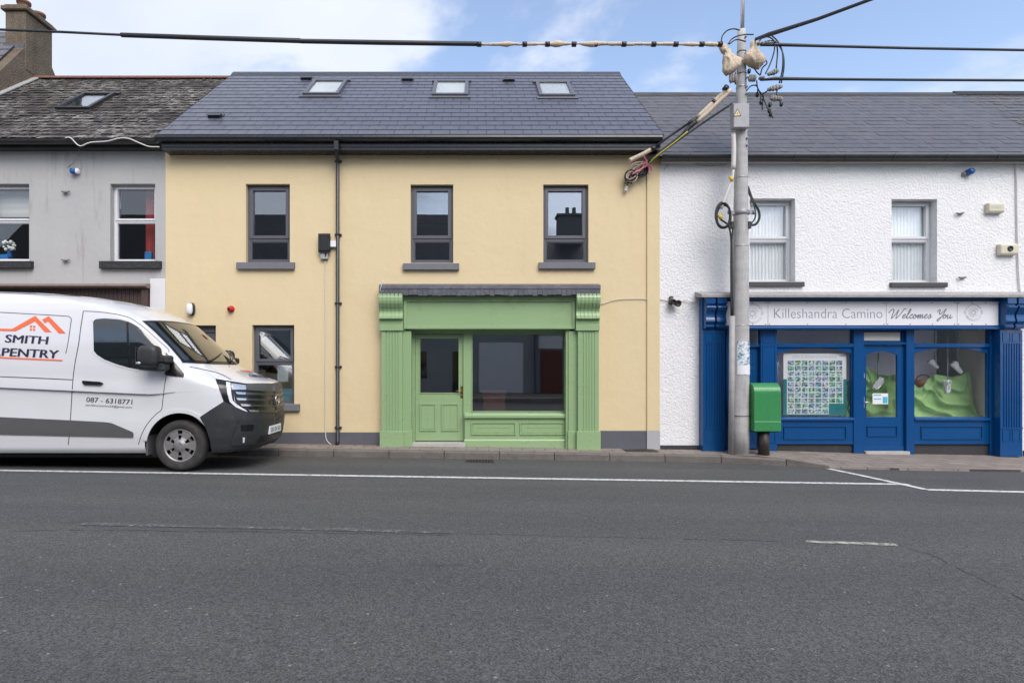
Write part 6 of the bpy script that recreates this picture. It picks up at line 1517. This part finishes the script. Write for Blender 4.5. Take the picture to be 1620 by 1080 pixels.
# ------------------------------------------------------------------ things behind the glass
def wavy(x0, x1, z0, z1, Y, amp, waves, seed=0, flare=0.):
    mb = MB(); n = waves*8; rnd = random.Random(seed); ph = [rnd.uniform(-.6, .6) for _ in range(waves+1)]; rows = 6; V = []
    for j in range(rows+1):
        t = j/rows
        for i in range(n+1):
            s = i/n; k = ph[int(s*waves)]; V.append(Vector((x0+(x1-x0)*s+flare*t*(s-.5), Y+amp*(.6+.4*t)*math.sin(2*math.pi*waves*s+k*t), z1+(z0-z1)*t)))
    mb.mesh(V, [(j*(n+1)+i, (j+1)*(n+1)+i, (j+1)*(n+1)+i+1, j*(n+1)+i+1) for j in range(rows) for i in range(n)], True); return mb
def build_inside():
    g = 'net curtains in the white house windows'
    for (a, b, sd_, lab) in ((1180, 1258, 3, 'white net curtain in the window just right of the pole'), (1404, 1482, 5, 'white net curtain in the right upper window of the white house')):
        mb = wavy(X(a, 11.4), X(b, 11.4), Z(446, 11.3), Z(314, 11.3), YF+.275, .016, 15, sd_); tag(mb.build('net_curtain', 'net_curtain', None, P((a+b)/2, 316, YF+.36)), lab, 'curtain', g)
    mb = wavy(X(229, 11.4), X(243, 11.4), Z(413, 11.4), Z(294, 11.4), YF+.36, .035, 4, 8); tag(mb.build('curtain', 'red_cloth', None, P(236, 294, 11.4)), 'red curtain at the right side of the grey house window', 'curtain')
    mb = wavy(X(176, 11.4), X(190, 11.4), Z(330, 11.4), Z(294, 11.4), YF+.36, .02, 4, 9); tag(mb.build('curtain', 'net_curtain', None, P(184, 294, 11.4)), 'short pale curtain at the left side of the grey house window', 'curtain')
    t = thing('window_blind', 'cream roman blind half down in the left grey house window', 'blind', P(8, 296, 11.4)); mb = MB(); V = [];
    for j in range(14):
        z = Z(296+3.6*j, 11.4); V += [(X(-25, 11.4), YF+.34+.012*math.sin(j*2.1), z), (X(46, 11.4), YF+.34+.012*math.sin(j*2.1), z)]
    mb.mesh(V, [(2*j, 2*j+2, 2*j+3, 2*j+1) for j in range(13)], True); mb.build('cloth', 'blind', t)
    t = thing('flower_vase', 'vase of white flowers on the sill of the left grey house window', 'vase', P(15, 409, 11.35)); y = 11.38
    mb = MB(); mb.lathe([(0, 0), (.045, 0), (.06, .06), (.035, .14), (.045, .17)], P(15, 410, y), (0, 0, 1), 14); mb.build('vase', 'glass_blue' if 'glass_blue' in MATS else 'blue_lens', t)
    rnd = random.Random(5); mb = MB(); m2 = MB()
    for i in range(26):
        p = P(15+rnd.uniform(-9, 9), 386+rnd.uniform(-5, 9), y+rnd.uniform(-.05, .08)); mb.ball(p, rnd.uniform(.02, .038), 7, 5); m2.tube([P(15, 398, y), p], .005, 4)
    mb.build('blooms', 'flower_white', t); m2.build('stems', 'leaf', t)
    mb = MB(); mb.box(X(-6, y), X(16, y), y-.06, y+.1, Z(411.5, y), Z(403, y)); tag(mb.build('storage_box', 'blue_thing', None, P(4, 411, y), .01), 'bright blue box on the sill of the left grey house window', 'box')
    mb = MB(); y = 11.42; mb.box(X(232, y), X(243, y), y-.08, y+.1, Z(412, y), Z(399, y)); tag(mb.build('storage_box', 'blue_thing', None, P(238, 411, y), .01), 'dull blue box on the sill below the red curtain', 'box')
    # beige ground floor window
    y = YF+.17
    mb = MB(); mb.box(X(439, y), X(456, y), y, y+.003, Z(603.5, y), Z(577, y)); o = tag(mb.build('paper_notice', 'paper', None, P(447, 603, y)), 'white printed notice in the lower pane behind the van bonnet', 'notice')
    mb = MB(); 
    for k in range(7): mb.box(X(441.5, y), X(453-(k*37 % 4), y), y-.002, y-.001, Z(581.6+k*2.6, y), Z(580.8+k*2.6, y))
    mb.build('print_lines', 'pale_ink', o)
    y = YF+.12; c = P(413, 527, y); mb = MB(); mb.obox(c, Vector((.8, 0, -.6)), Vector((.6, 0, .8)), (0, 1, 0), (-.07, .07), (-.045, .045), (-.002, .001)); o = tag(mb.build('sticker', 'paper', None, c), 'tilted white sticker on the upper pane behind the van', 'sticker')
    mb = MB(); mb.obox(c, Vector((.8, 0, -.6)), Vector((.6, 0, .8)), (0, 1, 0), (-.055, .045), (-.02, .018), (-.004, -.003)); mb.build('print_block', 'pale_ink', o)
    y = YF+.3; mb = MB(); mb.box(X(441, y), X(468, y), y, y+.25, Z(638, y), Z(625, y)); mb.box(X(440, y), X(469, y), y-.01, y+.26, Z(625, y), Z(615, y)); tag(mb.build('storage_box', 'cyan_print', None, P(454, 638, y), .012), 'blue lidded box inside the beige house ground floor window', 'box')
    # green shop
    y = YF+1.0; t = thing('side_table', 'reddish box shaped table inside the green shop window', 'table', P(790, 655, y))
    mb = MB(); mb.box(X(762, y), X(802, y), y, y+.5, Z(622, y)-.02, Z(618, y)); mb.build('table_top', 'box_red', t, bevel=.006)
    mb = MB(); mb.box(X(765, y), X(799, y), y+.03, y+.05, Z(665, y), Z(622, y)-.02); mb.build('front_panel', 'box_red', t)
    # blue shop: poster
    Y = YF+.09; t = thing('poster', 'large poster of small photographs in the left window of the blue shop', 'poster', P(1289, 607, Y)); F_ = lambda px: X(px, Y)
    mb = MB(); mb.box(F_(1239.5), F_(1339), Y, Y+.006, Z(656.5, Y), Z(559, Y)); mb.build('board', 'paper', t)
    mb = MB(); mb.box(F_(1239.2), F_(1339.3), Y-.002, Y-.0005, Z(656.5, Y), Z(599.5, Y)); mb.build('teal_panel', 'teal_print', t)
    mb = MB(); mb.box(F_(1244.8), F_(1333.8), Y-.004, Y-.0025, Z(638, Y), Z(569, Y)); mb.box(F_(1244.8), F_(1311), Y-.0042, Y-.0026, Z(655, Y), Z(637, Y)); mb.build('photo_mount', 'paper', t)
    mb = MB(); k = 0
    cw, chh = 10.95, 8.5
    for r_ in range(10):
        for c_ in range(8):
            if r_ >= 8 and c_ >= 6: continue
            a = 1246+c_*cw; b = 570.3+r_*chh; k += 1
            mb.poly([(F_(a), Y-.0055, Z(b+7.2, Y)), (F_(a+9.5), Y-.0055, Z(b+7.2, Y)), (F_(a+9.5), Y-.0055, Z(b, Y)), (F_(a), Y-.0055, Z(b, Y))], uvs=[(c_*3+.1, r_*3+.1), (c_*3+.9, r_*3+.1), (c_*3+.9, r_*3+.9), (c_*3+.1, r_*3+.9)])
    mb.build('photo_prints', 'photo_print', t)
    mb = MB(); flat_text(mb, 'Our Camino Community', F_(1254), F_(1324), Z(568, Y), Z(561.5, Y), Y-.002, -.02, .25); mb.box(F_(1328), F_(1337), Y-.002, Y-.001, Z(563.3, Y), Z(562.2, Y)); mb.build('title_lettering', 'print_grey', t)
    mb = MB(); c = P(1322, 647.5, Y-.006); u = F_(1)-F_(0)
    for s in (8, 5.5, 3): mb.tube([c+Vector((s*u, 0, 0)), c+Vector((0, 0, s*.72*u)), c-Vector((s*u, 0, 0)), c-Vector((0, 0, s*.72*u))], .0035, 4, closed=True)
    mb.build('emblem', 'cyan_print', t)
    # green cloths behind the displays
    def drape(name, label, top, bot, px0, px1, Y, seed, grp='green cloths hung in the blue shop'):
        n, m = 70, 34; rnd = random.Random(seed); V = []
        def ty(px):
            for (a, b), (c, d) in zip(top, top[1:]):
                if a <= px <= c: return b+(d-b)*(px-a)/(c-a)
            return top[0][1] if px < top[0][0] else top[-1][1]
        for j in range(m+1):
            t = j/m
            for i in range(n+1):
                px = px0+(px1-px0)*i/n; y0 = ty(px); s = i/n
                sagc = 16*math.sin(math.pi*s)*t*(1-t)
                hx, hy = px0+(px1-px0)*.80, 566.; rr = math.hypot((px-hx)*1.0, (y0+(bot-y0)*t-hy)*1.25); fa = max(0., min(1., (hx+6-px)/46)); rx = math.hypot(px-px0, y0+(bot-y0)*t-600)
                wv = lambda q: (1-abs(math.sin(q)))**1.5
                n1 = mnoise.noise((s*4, t*4, seed))
                f = -.15*wv(rr*.125+seed+n1)*fa*(.3+.7*t)-.09*wv(rx*.17+n1)*max(0, 1-rx/60)+.04*n1-.08*wv(s*12+seed+2*n1)*(1-fa)*(1-.6*t)
                yy = Y+f
                V.append(P(px, y0+(bot-y0)*t+sagc*.25, yy))
        mb = MB(); mb.mesh(V, [(j*(n+1)+i, (j+1)*(n+1)+i, (j+1)*(n+1)+i+1, j*(n+1)+i+1) for j in range(m) for i in range(n)], True)
        o = tag(mb.build(name, 'drape_green', None, P((px0+px1)/2, bot, Y)), label, 'cloth', grp)
    drape('draped_cloth', 'green cloth draped low across the right window of the blue shop', [(1440, 602), (1446, 607), (1452, 613), (1460, 612), (1470, 597), (1480, 592), (1505, 596), (1520, 594), (1533, 586), (1536, 600), (1541, 640), (1546, 656), (1562, 658)], 662, 1440, 1562, YF+.50, 1)
    drape('draped_cloth', 'green cloth hung behind the glass of the blue shop door', [(1366, 572), (1375, 582), (1390, 592), (1405, 594), (1425, 590)], 662, 1362, 1428, YF+.45, 2)
    drape('draped_cloth', 'green cloth edge right of the poster in the left blue shop window', [(1330, 612), (1340, 604), (1352, 592)], 662, 1325, 1352, YF+.4, 4)
    # white shoes hanging on cords
    def shoe(px, py, Y, s, rot, toe, label, top):
        t = thing('hanging_shoe', label, 'shoe', P(px, py, Y), 'white shoes hung on cords in the blue shop')
        M = Matrix.Rotation(R(rot), 3, 'Y') @ Matrix.Rotation(R(toe), 3, 'X'); C0 = P(px, py, Y)
        def ext(mb, prof, hw):                            # side profile with a rounded back, narrowing to the toe
            n = len(prof); i0 = len(mb.v)
            for k, sy in enumerate((-1, -.8, .8, 1)):
                for x, z in prof:
                    w = hw*(.86 if x < -.02 else 1.08 if x < .1 else .72); cx, cz = .0, .05; q = .90 if abs(sy) == 1 else 1.
                    mb.v.append(C0+(M @ Vector((cx+(x-cx)*q-.01, sy*w, cz+(z-cz)*q-.05)))*s)
            for k in range(3):
                for i in range(n): mb.f.append((i0+k*n+i, i0+k*n+(i+1) % n, i0+(k+1)*n+(i+1) % n, i0+(k+1)*n+i)); mb.sm.append(False)
            mb.f.append(tuple(i0+i for i in range(n))); mb.f.append(tuple(i0+3*n+i for i in range(n))); mb.sm += [False, False]
        mb = MB(); ext(mb, [(-.125, .018), (-.132, .07), (-.122, .12), (-.06, .118), (-.035, .092), (.02, .078), (.08, .068), (.125, .056), (.145, .035), (.147, .018)], .050); mb.build('upper', 'shoe_white', t, fixn=True)
        mb = MB(); ext(mb, [(-.135, -.012), (-.138, .017), (.15, .017), (.155, .0), (.13, -.014)], .054); mb.build('sole', 'pale_ink', t, fixn=True)
        mb = MB(); ext(mb, [(-.116, .113), (-.116, .1245), (-.066, .1225), (-.066, .111)], .036); mb.build('ankle_opening', 'print_grey', t, fixn=True)
        mb = MB(); [mb.obox(C0, M @ Vector((1, 0, 0)), M @ Vector((0, 1, 0)), M @ Vector((0, 0, 1)), (x*s, (x+.012)*s), (-.03*s, .03*s), ((z-.05)*s, (z-.04)*s)) for x, z in ((-.02, .082), (.01, .074), (.04, .068))]; mb.build('laces', 'print_grey', t)
        mb = MB(); mb.tube([P(px, py-4, Y), P(px+.5, top, Y)], .012, 6); mb.build('cord', 'print_grey', t)
    shoe(1478, 575, YF+.34, .8, 35, 30, 'smallest white shoe hanging at the left of the right blue shop window', 523)
    shoe(1499, 612, YF+.30, .95, 80, 78, 'white shoe hanging toe down over the middle of the draped green cloth', 523)
    shoe(1515, 581, YF+.34, .95, 40, 25, 'white shoe hanging high at the right of the right blue shop window', 523)
    shoe(1389, 608, YF+.26, .95, 128, -40, 'white shoe hanging behind the glass of the blue shop door', 558)
    shoe(1229.5, 582, YF+.24, .8, 75, 40, 'white shoe hanging at the left edge behind the poster window', 545)
    t = thing('wicker_basket', 'orange brown basket behind the green cloth in the right blue shop window', 'basket', P(1460, 610, YF+.62)); mb = MB(); mb.lathe([(0, 0), (.10, 0), (.15, .10), (.16, .19), (.145, .19), (.13, .1)], P(1461, 616, YF+.66), (0, 0, 1), 20); mb.build('bowl', 'basket', t)
    mb = MB(); c = P(1461, 602, YF+.66); mb.tube([c+Vector((.15*math.cos(a), 0, .12*math.sin(a))) for a in [math.pi*i/12 for i in range(13)]], .014, 6); mb.build('handle', 'basket', t)
    Y = YF+.045; mb = MB(); mb.box(X(1380.5, Y), X(1405, Y), Y, Y+.003, Z(639, Y), Z(622, Y)); o = tag(mb.build('door_notice', 'paper', None, P(1393, 639, Y)), 'white and blue notice on the glass of the blue shop door', 'notice')
    mb = MB(); mb.box(X(1396.5, Y), X(1404, Y), Y-.002, Y-.001, Z(637.5, Y), Z(627.5, Y)); mb.box(X(1382, Y), X(1394, Y), Y-.002, Y-.001, Z(625.5, Y), Z(624, Y)); mb.box(X(1382, Y), X(1394, Y), Y-.002, Y-.001, Z(631.5, Y), Z(630, Y)); mb.build('blue_print', 'cyan_print', o)
build_inside()
